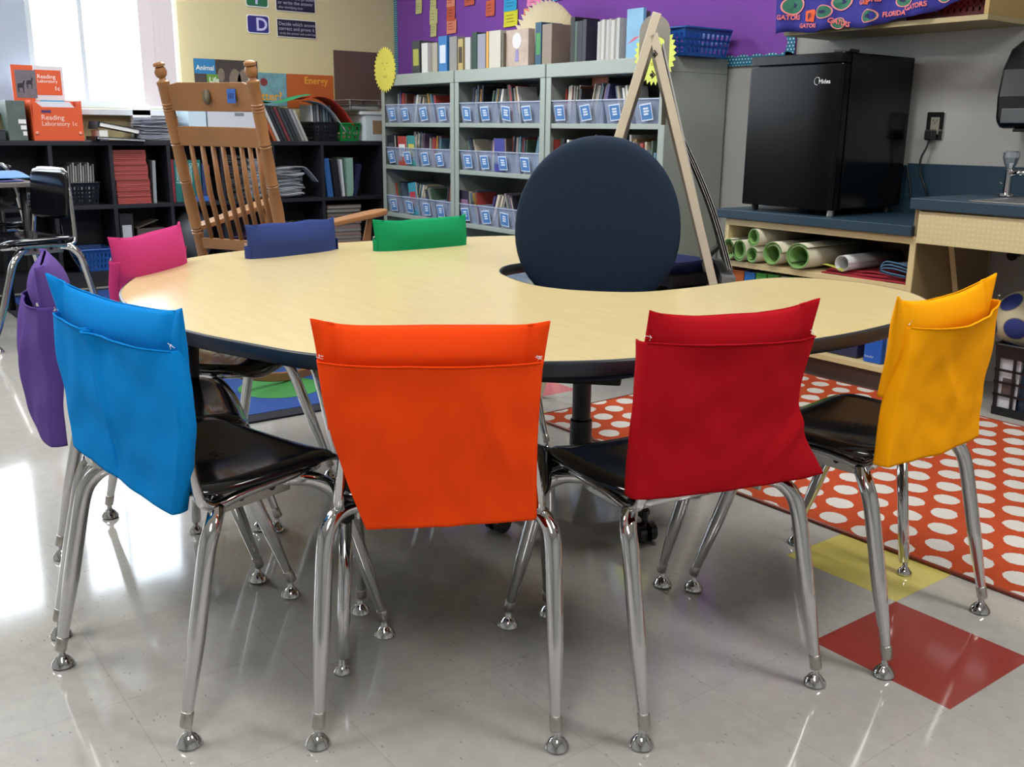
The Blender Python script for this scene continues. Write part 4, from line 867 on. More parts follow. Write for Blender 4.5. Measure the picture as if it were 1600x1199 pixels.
def ballmat():
    m = mat('soccer_leather', '#bdb697', rough=.6); g = NT(m); tc = g.n('ShaderNodeTexCoord'); best = None; second = None
    ico = [Vector(v).normalized() for v in [(0, a, b * phi) for a in (-1, 1) for b in (-1, 1)] + [(a, b * phi, 0) for a in (-1, 1) for b in (-1, 1)] + [(a * phi, 0, b) for a in (-1, 1) for b in (-1, 1)]]
    nv = g.n('ShaderNodeVectorMath', operation='NORMALIZE'); g.lk(tc.outputs['Object'], nv.inputs[0])
    for v in ico:
        d = g.n('ShaderNodeVectorMath', operation='DOT_PRODUCT'); g.lk(nv.outputs[0], d.inputs[0]); d.inputs[1].default_value = v
        best = d.outputs['Value'] if best is None else g.m('MAXIMUM', best, d.outputs['Value'])
    g.lk(g.mix(g.m('GREATER_THAN', best, .925), g.mix(g.m('GREATER_THAN', best, .912), lin('#bdb697'), lin('#7d775f')), lin('#24347a')), g.p.inputs['Base Color']); return m
o = G().ball((0, 0, 0), BR, 32).build('ball_shell', ballmat(), sb, smooth=True); o.rotation_euler = (.5, .3, .9)

# ------------------------------------------------------------------ easel
ea = thing('easel', 'white wooden A-frame easel with grey arched board behind the office chair', 'easel', (-2.64, 2.60, 0))
EW = mat('whitewashed_wood', '#c6bda9', rough=.5, var=.05); EG = mat('grey_board', '#87847c', rough=.5)
rdir = Vector((.702, .713, 0)).normalized(); ndir = Vector((-.713, .702, 0))      # along the image row / away
def EP(s_, n_, z_): return rdir * s_ + ndir * n_ + Vector((0, 0, z_))
def strip(a, b, w_, th, name, m):
    a, b = Vector(a), Vector(b); d = (b - a).normalized(); s_ = ndir; q = d.cross(s_).normalized()
    vs = [p + s_ * (i * th / 2) + q * (j * w_ / 2) for p in (a, b) for i in (-1, 1) for j in (-1, 1)]
    return G().add(vs, [(0, 1, 3, 2), (4, 6, 7, 5), (0, 4, 5, 1), (2, 3, 7, 6), (0, 2, 6, 4), (1, 5, 7, 3)]).build(name, m, ea, bevel=.002)
for n_ in (0, .55):
    strip(EP(0.005, n_, 1.43), EP(-.395, n_, 0.0), .032, .035, 'leg', EW); strip(EP(-.005, n_, 1.36), EP(.40, n_, 0.0), .030, .035, 'leg', EW)
def tri(a, c_, w_): pass
G().add([EP(.005 - .015, .02, 1.40), EP(-.22, .02, .45), EP(-.22, .53, .45), EP(.005 - .015, .53, 1.40)], [(0, 1, 2, 3)]).build('board', EG, ea, solid=.006)
G().add([EP(.03, .02, 1.33), EP(.275, .02, .45), EP(.275, .53, .45), EP(.03, .53, 1.33)], [(0, 1, 2, 3)]).build('board', mat('white_board', '#b9bcbc', rough=.3), ea, solid=.006)
P = []
for i in range(25): a = math.pi * i / 24; P.append((.058 * math.cos(a), 1.395 + .06 * math.sin(a)))
P += [(-.058, 1.30), (-.035, 1.30)] + [(-.036 + 0, 1.30)] 
arch = [EP(.050 * math.cos(a), .30, 1.395 + .055 * math.sin(a)) for a in [math.pi * i / 20 for i in range(21)]]
g = G(); vs = [EP(x_, .30, z_) for x_, z_ in [(.058, 1.05)] + [(.058 * math.cos(math.pi * i / 20), 1.395 + .062 * math.sin(math.pi * i / 20)) for i in range(21)] + [(-.058, 1.30)] + [(-.045, 1.30)] + [(.038 * math.cos(math.pi * (20 - i) / 20), 1.36 + .02 * math.sin(math.pi * i / 20)) for i in range(1, 20)] + [(.040, 1.05)]]
k_ = len(vs); g.add(vs + [v + ndir * .02 for v in vs], [tuple(range(k_)), tuple(range(2 * k_ - 1, k_ - 1, -1))] + [(i, (i + 1) % k_, k_ + (i + 1) % k_, k_ + i) for i in range(k_)])
g.build('top_arch', EG, ea)
strip(EP(.33, .02, .46) + Vector((0, 0, 0)), EP(.33, .53, .46), .05, .05, 'tray', EG) if False else None
G().add([EP(.29, 0, .50), EP(.34, 0, .50), EP(.34, 0, .42), EP(.29, 0, .42), EP(.29, .55, .50), EP(.34, .55, .50), EP(.34, .55, .42), EP(.29, .55, .42)], [(0, 1, 2, 3), (4, 7, 6, 5), (0, 4, 5, 1), (1, 5, 6, 2), (2, 6, 7, 3), (3, 7, 4, 0)]).build('tray', bmat('#6d6f70'), ea)
pp = thing('chart_paper', 'white chart papers hanging on the right side of the easel', 'paper', (-2.64, 2.60, 0))
for k in range(3): G().sheet(lambda a, b, k=k: tuple(EP(.10 + .215 * b + .008 * k + .018 * math.sin(math.pi * b), .06 + .4 * a, 1.02 - .50 * b)), 3, 10).build('sheet', PAPER, pp, solid=.001)
g = G()
for z_, s_ in ((1.29, .0), (1.22, -.005)): 
    g.ball(tuple(EP(.0 + s_, -.03, z_)), .007, 8); g.tube([tuple(EP(s_, -.03, z_ - .012)), tuple(EP(s_ + .012, -.03, z_)), tuple(EP(s_, -.03, z_ + .014))], .0025, 6)
g.build('clip', BLACKM, ea)

# low black table and stuff behind the office chair
bt = thing('black_trolley', 'low black metal trolley stand behind the easel with blue folders', 'stand', (-3.15, 3.1, 0), R(0))
G().box(-.3, .35, -.18, .18, .40, .445).build('top_panel', bmat('#17181b'), bt, bevel=.004); G().box(-.3, .35, -.18, .18, .20, .22).build('lower_shelf', bmat('#17181b'), bt)
for a in (-.27, .32):
    for b in (-.15, .15): G().box(a - .012, a + .012, b - .012, b + .012, 0.001, .40).build('leg', BLACKM, bt)
G().tube([(-.17, .34, .25), (.10, .60, .66)], .014, 8).build('handle', BLACKM, bt, smooth=True); G().tube([(-.25, -.16, .38), (.30, -.16, .06)], .009, 8).build('cross_brace', BLACKM, bt, smooth=True)
for k in range(4):
    t = thing('blue_folder', 'flat blue folder stacked on the low black stand, %s' % ['lowest', 'second', 'third', 'top'][k], 'folder', (-3.02 + .01 * k, 3.09, .4465 + k * .0125), R(k * 3 - 4), 'blue folders on the stand')
    G().box(-.15, .15, -.12, .12, 0, .002).build('lower_cover', bmat('#23306f'), t); G().box(-.146, .146, -.117, .117, .002, .0095).build('sheets', bmat('#3c4a80'), t); G().box(-.15, .15, -.12, .12, .0095, .0115).build('upper_cover', bmat('#25357a'), t)
t = thing('olive_tray', 'olive green tray holding a dark red book on the lower shelf of the black stand', 'tray', (-2.98, 3.12, .2205)); g = G(); g.box(-.22, .22, -.17, .17, .0, .006)
for a in ((-.22, .22, -.17, -.165), (-.22, .22, .165, .17), (-.22, -.215, -.165, .165), (.215, .22, -.165, .165)): g.box(*a, .006, .15)
g.build('tray_body', bmat('#5d5a2a'), t); G().box(-.1, .12, -.1, .05, .007, .09, Matrix.Rotation(R(12), 4, 'Y')).build('red_contents', bmat('#5e1d1c'), t)
t = thing('clear_tote', 'clear plastic tote of yellow and blue pieces seen through the table notch', 'tote', (-3.66, 2.92, .002)); G().prism(rounded(-.18, .18, -.15, .15, .03), 0, .36).build('tote_body', mat('tote_clear', '#9aa6c0', rough=.2, alpha=.5), t); G().ball((0, 0, .25), .10, 10).build('yellow_contents', mat('tote_yellow', '#a8a545', var=.4, vscale=30), t)

# ------------------------------------------------------------------ rugs
def rug_dots():
    m = mat('orange_dotted_pile', '#b3482a', rough=.95, bump=.8, bscale=500, spec=.1); g = NT(m); geo = g.n('ShaderNodeNewGeometry'); sx = g.n('ShaderNodeSeparateXYZ'); g.lk(geo.outputs['Position'], sx.inputs[0])
    nz = g.n('ShaderNodeTexNoise'); nz.inputs['Scale'].default_value = 160; g.lk(geo.outputs['Position'], nz.inputs['Vector'])
    nz2 = g.n('ShaderNodeTexNoise'); nz2.inputs['Scale'].default_value = 14; g.lk(geo.outputs['Position'], nz2.inputs['Vector'])
    v = g.m('DIVIDE', g.m('ADD', sx.outputs[1], g.m('MULTIPLY', sx.outputs[0], .12)), .099); row = g.m('FLOOR', v)
    u = g.m('ADD', g.m('DIVIDE', g.m('SUBTRACT', sx.outputs[0], g.m('MULTIPLY', sx.outputs[1], .0)), .1085), g.m('MULTIPLY', g.m('MODULO', g.m('ADD', row, 100.), 2.), .5))
    du = g.m('SUBTRACT', g.m('FRACT', u), .5); dv = g.m('MULTIPLY', g.m('SUBTRACT', g.m('FRACT', v), .5), .92)
    d = g.m('SQRT', g.m('ADD', g.m('MULTIPLY', du, du), g.m('MULTIPLY', dv, dv)))
    d = g.m('ADD', d, g.m('ADD', g.m('MULTIPLY', g.m('SUBTRACT', nz.outputs['Fac'], .5), .08), g.m('MULTIPLY', g.m('SUBTRACT', nz2.outputs['Fac'], .5), .14)))
    col = g.mix(nz.outputs['Fac'], lin('#a03e22'), lin('#bd5230'))
    g.lk(g.mix(g.m('LESS_THAN', d, .345), col, lin('#c9c6c0')), g.p.inputs['Base Color']); return m
rg = thing('dotted_rug', 'orange-red rug with white dots on the floor by the cabinet', 'rug', (0, 0, 0))
G().prism([(-2.70, 2.125), (-.35, 2.165), (-.35, 3.50), (-2.74, 3.50)], .0008, .009).build('rug_pile', rug_dots(), rg, bevel=.003)
G().tube([(-2.70, 2.125, .006), (-.35, 2.165, .006), (-.35, 3.50, .006), (-2.74, 3.50, .006)], .0055, 6, closed=True).build('bound_edge', bmat('#7c2f1c'), rg)
r2 = thing('alphabet_rug', 'blue classroom rug with green circles and dark border on the left', 'rug', (0, 0, 0))
G().box(-6.55, -3.22, .98, 3.5, .0008, .008).build('rug_border', mat('charcoal_pile', '#191c26', rough=.95), r2)
G().box(-6.47, -3.30, 1.06, 3.42, .008, .0095).build('blue_field', mat('blue_pile', '#20468c', rough=.95, bump=.6, bscale=400, var=.1), r2)
for u in (-3.60, -4.05, -4.9, -5.6, -6.25):
    for v in ((1.535,) if u > -3.8 else (1.30, 2.1, 2.9)): G().lathe([(0, 0), (.165, 0), (.165, .0012), (0, .0012)], 40, Matrix.Translation((u, v, .0095))).build('green_circle', mat('green_pile', '#3f8a44', rough=.95, bump=.6, bscale=400, var=.12), r2)

# ------------------------------------------------------------------ horseshoe table
TZ = .645
OUT = [(-2.598, 1.974), (-2.66, 1.78), (-2.707, 1.521), (-2.716, 1.204), (-2.643, .941), (-2.526, .788), (-2.345, .661), (-2.127, .562), (-1.9, .528), (-1.675, .543), (-1.494, .597), (-1.367, .652), (-1.231, .779), (-1.132, .914), (-1.068, 1.05), (-1.014, 1.30), (-1.0, 1.55), (-1.045, 1.83), (-1.16, 1.98), (-1.30, 2.035), (-1.43, 2.01), (-1.505, 1.93), (-1.516, 1.80), (-1.512, 1.65), (-1.53, 1.503), (-1.593, 1.421), (-1.666, 1.376), (-1.747, 1.362), (-1.865, 1.385), (-1.955, 1.425), (-2.028, 1.50), (-2.055, 1.60), (-2.075, 1.75), (-2.12, 1.92), (-2.22, 2.03), (-2.36, 2.075), (-2.51, 2.05)]
TP = [(p.x, p.y) for p in spline([Vector((a, b)) * 1.119 for a, b in OUT], 6)]
def lam():
    m = mat('maple_laminate', '#d8c79a', rough=.22, spec=.8); g = NT(m); tc = g.n('ShaderNodeTexCoord'); mp = g.n('ShaderNodeMapping'); mp.inputs['Scale'].default_value = (3, 26, 3); mp.inputs['Rotation'].default_value = (0, 0, .75)
    g.lk(tc.outputs['Object'], mp.inputs['Vector']); n = g.n('ShaderNodeTexNoise'); n.inputs['Scale'].default_value = 2.5; n.inputs['Detail'].default_value = 6; g.lk(mp.outputs[0], n.inputs['Vector'])
    g.lk(g.mix(n.outputs['Fac'], lin('#ccba86'), lin('#dac997')), g.p.inputs['Base Color'])
    n2 = g.n('ShaderNodeTexNoise'); n2.inputs['Scale'].default_value = 240; g.lk(tc.outputs['Object'], n2.inputs['Vector']); b = g.n('ShaderNodeBump'); b.inputs['Strength'].default_value = .08; b.inputs['Distance'].default_value = .001
    g.lk(n2.outputs['Fac'], b.inputs['Height']); g.lk(b.outputs['Normal'], g.p.inputs['Normal']); return m
tb = thing('horseshoe_table', 'large maple-topped horseshoe table with dark blue-black edge', 'table', (0, 0, 0))
import bmesh
def poly_object(name, P, z, m, parent, thick):
    me = bpy.data.meshes.new(name); bm = bmesh.new(); vs = [bm.verts.new((x_, y_, z)) for x_, y_ in P]; f = bm.faces.new(vs)
    bmesh.ops.recalc_face_normals(bm, faces=[f])
    r_ = bmesh.ops.extrude_face_region(bm, geom=[f]); bmesh.ops.translate(bm, verts=[v for v in r_['geom'] if isinstance(v, bmesh.types.BMVert)], vec=(0, 0, -thick)); bmesh.ops.recalc_face_normals(bm, faces=bm.faces)
    bmesh.ops.triangulate(bm, faces=[f_ for f_ in bm.faces if len(f_.verts) > 4]); bm.to_mesh(me); bm.free(); me.materials.append(m)
    o = bpy.data.objects.new(name, me); COL.objects.link(o); o.parent = parent; return o
poly_object('tabletop', TP, TZ, lam(), tb, .0285)
edge = []
prof = [(-.001, TZ + .0004), (.002, TZ), (.0045, TZ - .004), (.005, TZ - .015), (.0045, TZ - .026), (.002, TZ - .0295), (-.004, TZ - .030)]
nP = len(TP); vs = []; fs = []
for i in range(nP):
    a, b = Vector(TP[i - 1]), Vector(TP[(i + 1) % nP]); d = (b - a).normalized(); nr = Vector((d.y, -d.x))
    for (o_, z_) in prof: vs.append((TP[i][0] + nr.x * o_, TP[i][1] + nr.y * o_, z_))
K = len(prof)
for i in range(nP):
    for j in range(K - 1): a = i * K + j; b = ((i + 1) % nP) * K + j; fs.append((a, b, b + 1, a + 1))
G().add(vs, fs).build('edge_band', TBLBLK, tb, smooth=True)
for (fx, fy, tx, ty) in ((-1.55, .76, -1.60, .82), (-2.385, .765, -2.37, .79), (-1.16, 2.06, -1.24, 2.05), (-2.78, 1.88, -2.76, 1.88), (-2.88, 1.45, -2.82, 1.45)):
    f0, t0 = Vector((fx, fy, 0)), Vector((tx, ty, TZ - .030)); P = lambda s_: tuple(f0 + (t0 - f0) * s_)
    lg = G().tube([P(.50), P(.985)], .0165, 16).build('leg', BLACKM, tb, smooth=True)
    G().tube([P(.05), P(.055), P(.51)], [.011, .0125, .0125], 14).build('chrome_insert', CHROME, lg, smooth=True)
    G().lathe([(.017, 0), (.018, .006), (.010, .016), (.006, .02), (.006, .045)], 18, Matrix.Translation(f0)).build('glide', CHROME, lg, smooth=True)
    G().cbox((tx, ty, TZ - .034), (.10, .10, .006)).build('mounting_plate', BLACKM, lg)

# ------------------------------------------------------------------ school chairs
def seat_fn(a, b):
    """superellipse seat pan with dish and waterfall front"""
    th = 2 * math.pi * a; e = .42
    cx = math.copysign(abs(math.cos(th)) ** e, math.cos(th)); cy = math.copysign(abs(math.sin(th)) ** e, math.sin(th))
    x_ = .195 * cx * b * (1 + .04 * cy); y_ = .0 + .178 * cy * b
    z_ = .422 + .012 * (abs(x_) / .19) ** 3 - .008 * math.exp(-((y_ + .04) ** 2 + x_ * x_) / .012)
    if y_ > .11: z_ -= 2.2 * (y_ - .11) ** 2 * 2.4
    if y_ < -.12: z_ += 1.2 * (-.12 - y_) ** 2 * 3
    if b > .93: z_ -= .012 * ((b - .93) / .07) ** 1.5
    return (x_, y_, z_)
def leg_pts(s, front):
    if front: P = [(.2025, .2375, .048), (.2005, .214, .115), (.1985, .191, .18), (.196, .163, .26), (.1935, .135, .335), (.188, .112, .366), (.172, .082, .386), (.145, .045, .392)]
    else: P = [(.2025, -.2375, .048), (.2008, -.221, .115), (.199, -.205, .18), (.197, -.186, .26), (.1945, -.167, .335), (.189, -.150, .368), (.172, -.128, .388), (.145, -.105, .392)]
    return [(s * x_, y_, z_) for x_, y_, z_ in P]
def make_chair(label, cover=None):
    t = thing('school_chair', label, 'chair')
    G().sheet(seat_fn, 48, 10, closed_u=True).build('seat', BLACKP, t, smooth=True, solid=.007)
    def bf(a, b):
        x_ = (a - .5) * .30; e = abs(a - .5) * 2; zc = .600; hh = .103 * (1 - .12 * e ** 6)
        return (x_ * (1 - .10 * abs(b - .5) ** 4 * 16 * .5), -.157 - .018 * (b - .5) - .002 * e * e, zc + (b - .5) * 2 * hh)
    G().sheet(bf, 20, 12).build('backrest', BLACKP, t, smooth=True, solid=.008)
    for s in (-1, 1):
        for fr_ in (True, False):
            P = leg_pts(s, fr_); Q = sp3(P, 6); rr = []
            for q in Q: rr.append(.0098 if q.z < .06 else .0098 + .0052 * min(1, (q.z - .06) / .12))
            lg = G().tube([tuple(q) for q in Q], rr, 14).build('leg', CHROME, t, smooth=True)
            f = Vector(P[0]); d = (Vector(P[1]) - f).normalized()
            G().tube([tuple(f - d * .012), tuple(f - d * .010), tuple(f + d * .014), tuple(f + d * .015)], [.0102, .0112, .0112, .0102], 14).build('collar', STEELD, lg, smooth=True)
            G().lathe([(.019, 0), (.022, .004), (.020, .010), (.011, .021), (.0065, .025), (.0065, .036)], 20, Matrix.Translation((f.x + s * .003, f.y, 0))).build('glide', CHROME, lg, smooth=True, angle=50)
        g = G(); g.box(min(s * .142, s * .148), max(s * .142, s * .148), -.115, .055, .366, .404)
        g.build('side_bracket', STEELD, t, bevel=.002)
        g = G()
        for yy in (-.06, .01): g.lathe([(0, 0), (.006, 0), (.006, .004), (0, .004)], 12, Matrix.Translation((s * .149, yy, .385)) @ Matrix.Rotation(R(90 * s), 4, 'Y'))
        g.build('bracket_bolts', bmat('#2b2927'), t)
    for y_ in (-.105, .045): G().tube([(-.145, y_, .390), (.145, y_, .390)], .0125, 12).build('cross_tube', CHROME, t, smooth=True)
    B = []
    for s in (1, -1):
        q = [(.12, .135, .398), (.155, .115, .402), (.168, .06, .404), (.170, -.06, .402), (.171, -.115, .396), (.171, -.145, .402), (.168, -.160, .43), (.150, -.168, .55), (.128, -.173, .66), (.110, -.174, .69), (.08, -.174, .70)]
        B.append([(s * x_, y_, z_) for x_, y_, z_ in q])
    loop = sp3(B[0] + B[1][::-1], 4)
    G().tube([tuple(q) for q in loop], .0092, 12).build('frame_tube', CHROME, t, smooth=True)
    return t
def make_cover(chair, color, name, P):
    """cloth back cover with an outer pocket. P: TL, TR, KL, KR, BL, BR corner (x, z) pairs, W waist shifts"""
    m = fabric('cover_fabric_' + name, color); sd = P.get('seed', 1)
    TL, TR, KL, KR, BL, BR = [Vector(P[k]) for k in ('TL', 'TR', 'KL', 'KR', 'BL', 'BR')]
    c = thing('chair_pocket', P['label'], 'chair pocket', chair.location, chair.rotation_euler.z, 'chair back pockets')
    dy = P.get('dy', 0)
    nz = lambda a, b, k=0: noise.noise(Vector((a * 2.3 + sd * 7, b * 2.3 + k * 9, sd * 3.1)))
    sag = P.get('sag', .012); puff = P.get('puff', .03)
    def body(a, b):
        # a round the loop, b from open bottom (z .545) to the closed, folded top
        th = 2 * math.pi * a; cs, sn = math.cos(th), math.sin(th)
        ml = P.get('ML', KL.x); xl = ml * .97 + (TL.x - ml * .97) * b ** 1.5; xr = KR.x * .97 + (TR.x - KR.x * .97) * b ** 1.5
        s_ = .5 + .5 * math.copysign(abs(cs) ** .55, cs)
        x_ = xl + (xr - xl) * s_; e = abs(2 * s_ - 1)
        ztop = TL.y + (TR.y - TL.y) * s_ - sag * (1 - e ** 3) + .004 * nz(s_ * 2, 0, 3) + P.get('ear', .002) * max(0, e - .84) / .16
        z_ = .545 + (ztop - .545) * b
        hb = (.018 + puff * .4 * (1 - e ** 4) * max(0, min(1, (b - .45) / .3))) * (1 - b ** 7) * (1 - .5 * b * e ** 3) + .003
        y_ = dy - .157 - .012 * b + hb * math.copysign(abs(sn) ** .7, sn) + .005 * nz(x_ * 4, z_ * 5) * (1 - b ** 4) - .012 * e ** 6 * b + .010 * math.exp(-((e - .84) / .05) ** 2) * b ** 1.5 * (1 if sn < 0 else 0)
        return (x_, y_, z_)
    G().sheet(body, 64, 26, closed_u=True).build('cover_body', m, c, smooth=True, solid=.0022)
    pleat = P.get('pleat'); waist = P.get('waist', (0, 0)); mouth = P.get('mouth', .008)
    def pocket(a, b):
        # b 0 bottom -> 1 pocket mouth; the outermost 6 % of the width wraps round the sides
        L = BL.lerp(KL, b); Rr = BR.lerp(KR, b); bump_ = math.sin(math.pi * b)
        xl = L.x + waist[0] * bump_; xr = Rr.x + waist[1] * bump_
        s_ = min(1, max(0, (a - .07) / .86)); x_ = xl + (xr - xl) * s_
        z_ = L.y + (Rr.y - L.y) * s_
        e = abs(2 * s_ - 1)
        z_ += -P.get('msag', .004) * (1 - e ** 2) * b + P.get('bsag', -.006) * (1 - e ** 2) * (1 - b)
        y_ = dy - P.get('swell', 0) * math.sin(math.pi * min(1, (1 - b) * .75)) * (1 - e ** 2) - .191 - .014 * (1 - e ** 3) * (.35 + .65 * b) - mouth * (1 - e ** 2) * b ** 6
        y_ += .010 * nz(x_ * 3.5, z_ * 3.5, 1) + .005 * nz(x_ * 9, z_ * 7, 2)
        for (px, pz, ang, amp, wd) in P.get('creases', ()):     # soft diagonal creases
            q = (x_ - px) * math.cos(ang) + (z_ - pz) * math.sin(ang); l_ = -(x_ - px) * math.sin(ang) + (z_ - pz) * math.cos(ang)
            y_ -= amp * math.exp(-(q / wd) ** 2) * math.exp(-(l_ / .10) ** 2)
        if pleat is not None: y_ += .028 * math.exp(-((s_ - pleat - .10 * (1 - b)) / .013) ** 2) * min(1, b * 2.2) - .008 * math.exp(-((s_ - pleat - .04 - .10 * (1 - b)) / .03) ** 2) * min(1, b * 2)
        if a < .07: k = 1 - a / .07; y_ += .030 * k; x_ -= .004 * math.sin(math.pi * k)
        if a > .93: k = (a - .93) / .07; y_ += .030 * k; x_ += .004 * math.sin(math.pi * k)
        return (x_, y_, z_)
    G().sheet(pocket, 120, 50).build('pocket_panel', m, c, smooth=True, solid=.0022)
    def under(a, b): p = pocket(.07 + .86 * a, b * .72); return (p[0], p[1] + .026, p[2] + .002)
    G().sheet(under, 24, 14).build('back_lining', m, c, smooth=True, solid=.002)
    hem = [tuple(Vector(pocket(.07 + .86 * i / 40, 1)) + Vector((0, -.0012, -.001))) for i in range(41)]
    G().tube(hem, .0016, 6).build('hem', m, c, smooth=True)
    for a in (.075, .925):
        g = G(); p = Vector(pocket(a, 1)) + Vector((0, .004, .003))
        for q in range(5): g.tube([tuple(p + Vector((rnd(-.006, .006), rnd(-.002, .002), rnd(-.002, .008)))), tuple(p + Vector((rnd(-.007, .007), rnd(-.003, .001), rnd(0, .009))))], .0005, 4)
        g.build('stitching', PAPER, c)
    return c
CH = {  # name: (centre x, y, heading deg)
 'blue': (-1.761, .613, 16.0), 'orange': (-1.434, .926, 53.0), 'red': (-1.248, 1.304, 82.4), 'yellow': (-1.176, 1.803, 93.7), 'purple': (-2.162, .63, -13.1), 'pink': (-2.59, .925, -46.0), 'navy': (-2.68, 1.33, -74.0), 'green': (-2.60, 1.71, -88.0)}
LAB = {'blue': 'chrome and black school chair wearing the bright blue pocket, left front of the table', 'orange': 'chrome and black school chair wearing the orange pocket, nearest to the camera', 'red': 'chrome and black school chair wearing the dark red pocket', 'yellow': 'chrome and black school chair wearing the yellow pocket, at the right',
 'purple': 'chrome and black school chair wearing the purple pocket, at the left edge', 'pink': 'chrome and black school chair wearing the pink pocket across the table', 'navy': 'chrome and black school chair wearing the navy pocket behind the table', 'green': 'chrome and black school chair wearing the green pocket behind the table'}
PK = {
 'blue': ('#0b86d6', dict(TL=(-.216, .767), TR=(.194, .750), KL=(-.182, .700), KR=(.172, .680), BL=(-.156, .455), BR=(.136, .390), waist=(-.006, .030), pleat=.36, sag=.022, mouth=.012, seed=3, label='bright blue cloth chair pocket with a pleat, left front')),
 'orange': ('#f24812', dict(TL=(-.200, .733), TR=(.180, .735), KL=(-.188, .668), KR=(.166, .672), BL=(-.118, .380), BR=(.160, .402), waist=(-.012, -.004), sag=.012, seed=5, bsag=.0, puff=.05, creases=((.10, .55, .25, .006, .018), (.06, .50, -.4, .005, .02), (-.09, .58, .05, .004, .02)), label='orange cloth chair pocket nearest to the camera')),
 'red': ('#ab101c', dict(TL=(-.188, .752), TR=(.186, .742), KL=(-.196, .703), KR=(.172, .680), BL=(-.206, .438), BR=(.222, .414), waist=(.0, -.042), sag=.018, seed=8, puff=.045, creases=((.13, .50, -.9, .010, .018), (.09, .47, -.7, -.008, .025)), label='dark red cloth chair pocket flaring at its lower right corner')),
 'yellow': ('#f8a608', dict(TL=(-.206, .742), TR=(.190, .752), ML=-.188, KL=(-.160, .682), KR=(.186, .698), BL=(-.200, .418), BR=(.182, .404), waist=(.0, .004), sag=.026, msag=.014, seed=11, mouth=.02, puff=.045, creases=((.0, .55, .7, .008, .02), (-.05, .48, 1.0, -.006, .025), (.1, .6, .2, .005, .02)), label='yellow cloth chair pocket at the right of the table')),
 'purple': ('#5f4790', dict(TL=(-.18, .758), TR=(.18, .758), KL=(-.18, .69), KR=(.18, .685), BL=(-.17, .42), BR=(.17, .40), waist=(0, 0), sag=-.004, seed=14, puff=.06, dy=-.03, swell=.026, creases=((.0, .6, .3, .012, .02), (.08, .55, -.2, .012, .02), (-.08, .5, .1, .01, .02)), label='purple cloth chair pocket seen edge-on at the left')),
 'pink': ('#c03a78', dict(TL=(-.185, .757), TR=(.185, .752), KL=(-.18, .69), KR=(.18, .69), BL=(-.17, .42), BR=(.17, .42), waist=(0, 0), sag=.008, seed=17, label='pink cloth chair pocket across the table at the left')),
 'navy': ('#33427a', dict(TL=(-.175, .745), TR=(.175, .745), KL=(-.17, .68), KR=(.17, .68), BL=(-.17, .42), BR=(.17, .42), waist=(0, 0), sag=.002, seed=20, label='navy cloth chair pocket behind the table before the rocker')),
 'green': ('#178a58', dict(TL=(-.182, .745), TR=(.182, .742), KL=(-.175, .68), KR=(.175, .68), BL=(-.17, .42), BR=(.17, .42), waist=(0, 0), sag=.004, seed=23, label='green cloth chair pocket behind the table before the bookcases'))}
proto = None
for nme, (cx, cy, hd) in CH.items():
    if proto is None: proto = make_chair(LAB[nme]); c = proto
    else: c = copy_tree(proto); c['label'] = LAB[nme]
    c.location = (cx, cy, 0); c.rotation_euler = (0, 0, R(hd)); c['group'] = 'school chairs round the horseshoe table'
    make_cover(c, PK[nme][0], nme, PK[nme][1])
# two plain chairs at the student desk, a size larger
for (cx, cy, hd, lab) in ((-5.24, .93, 197, 'plain black and chrome school chair turned to the student desk at the left edge'), (-6.22, .95, 80, 'plain black school chair on the far side of the student desk')):
    c = copy_tree(proto); c['label'] = lab; c['group'] = 'plain school chairs'; c.location = (cx, cy, 0); c.rotation_euler = (0, 0, R(hd)); c.scale = (1.14, 1.14, 1.16)

# student desk at the left edge
dk_ = thing('student_desk', 'grey-topped student desk with black legs at the left edge', 'desk', (-5.78, .78, 0), R(4))
G().prism(rounded(-.30, .30, -.55, .30, .04), .715, .74).build('desktop', mat('grey_desk_laminate', '#77726e', rough=.3), dk_, bevel=.004)
for a, b in ((-.24, .24), (.24, .24), (-.24, -.5), (.24, -.5)): G().tube([(a, b, .0), (a, b, .715)], .018, 10).build('leg', BLACKM, dk_, smooth=True)
G().box(-.25, .25, -.5, .22, .60, .61).build('book_shelf', bmat('#24262b'), dk_)
for k, (c_, lab, dx_, dz) in enumerate((('#3a3a86', 'purple folder lying on the student desk', .05, 0), ('#2f6da8', 'blue folder curling on the student desk', .0, .012))):
    t = thing('desk_folder', lab, 'folder', (-5.70 + dx_, .86 + .03 * k, .7415 + dz), R(8 + 10 * k)); G().sheet(lambda a, b, k=k: (-.15 + .3 * a, -.2 + .36 * b, .004 + .03 * k * math.sin(math.pi * a)), 8, 2).build('cover', bmat(c_), t, solid=.004); G().box(-.13, .13, -.19, .14, 0, .003).build('sheets', PAPER, t)

# ------------------------------------------------------------------ office chair
oc = thing('office_chair', 'navy fabric swivel office chair in the notch of the table', 'office chair', (-1.985, 1.735, 0))
NAVY = mat('navy_mesh_fabric', '#14233a', rough=.8, spec=.2)
gq = NT(NAVY); tc = gq.n('ShaderNodeTexCoord'); vo = gq.n('ShaderNodeTexVoronoi'); vo.inputs['Scale'].default_value = 260; vo.inputs['Randomness'].default_value = .15; gq.lk(tc.outputs['Object'], vo.inputs['Vector'])
gq.lk(gq.mix(gq.m('LESS_THAN', vo.outputs['Distance'], .32), lin('#1a2a3e'), lin('#111c2b')), gq.p.inputs['Base Color'])
bb_ = gq.n('ShaderNodeBump'); bb_.inputs['Strength'].default_value = .4; bb_.inputs['Distance'].default_value = .001; gq.lk(vo.outputs['Distance'], bb_.inputs['Height']); gq.lk(bb_.outputs['Normal'], gq.p.inputs['Normal'])
OF = Vector((.70, -.71, 0)).normalized(); OR = Vector((-OF.y, OF.x, 0)) * -1   # facing, right
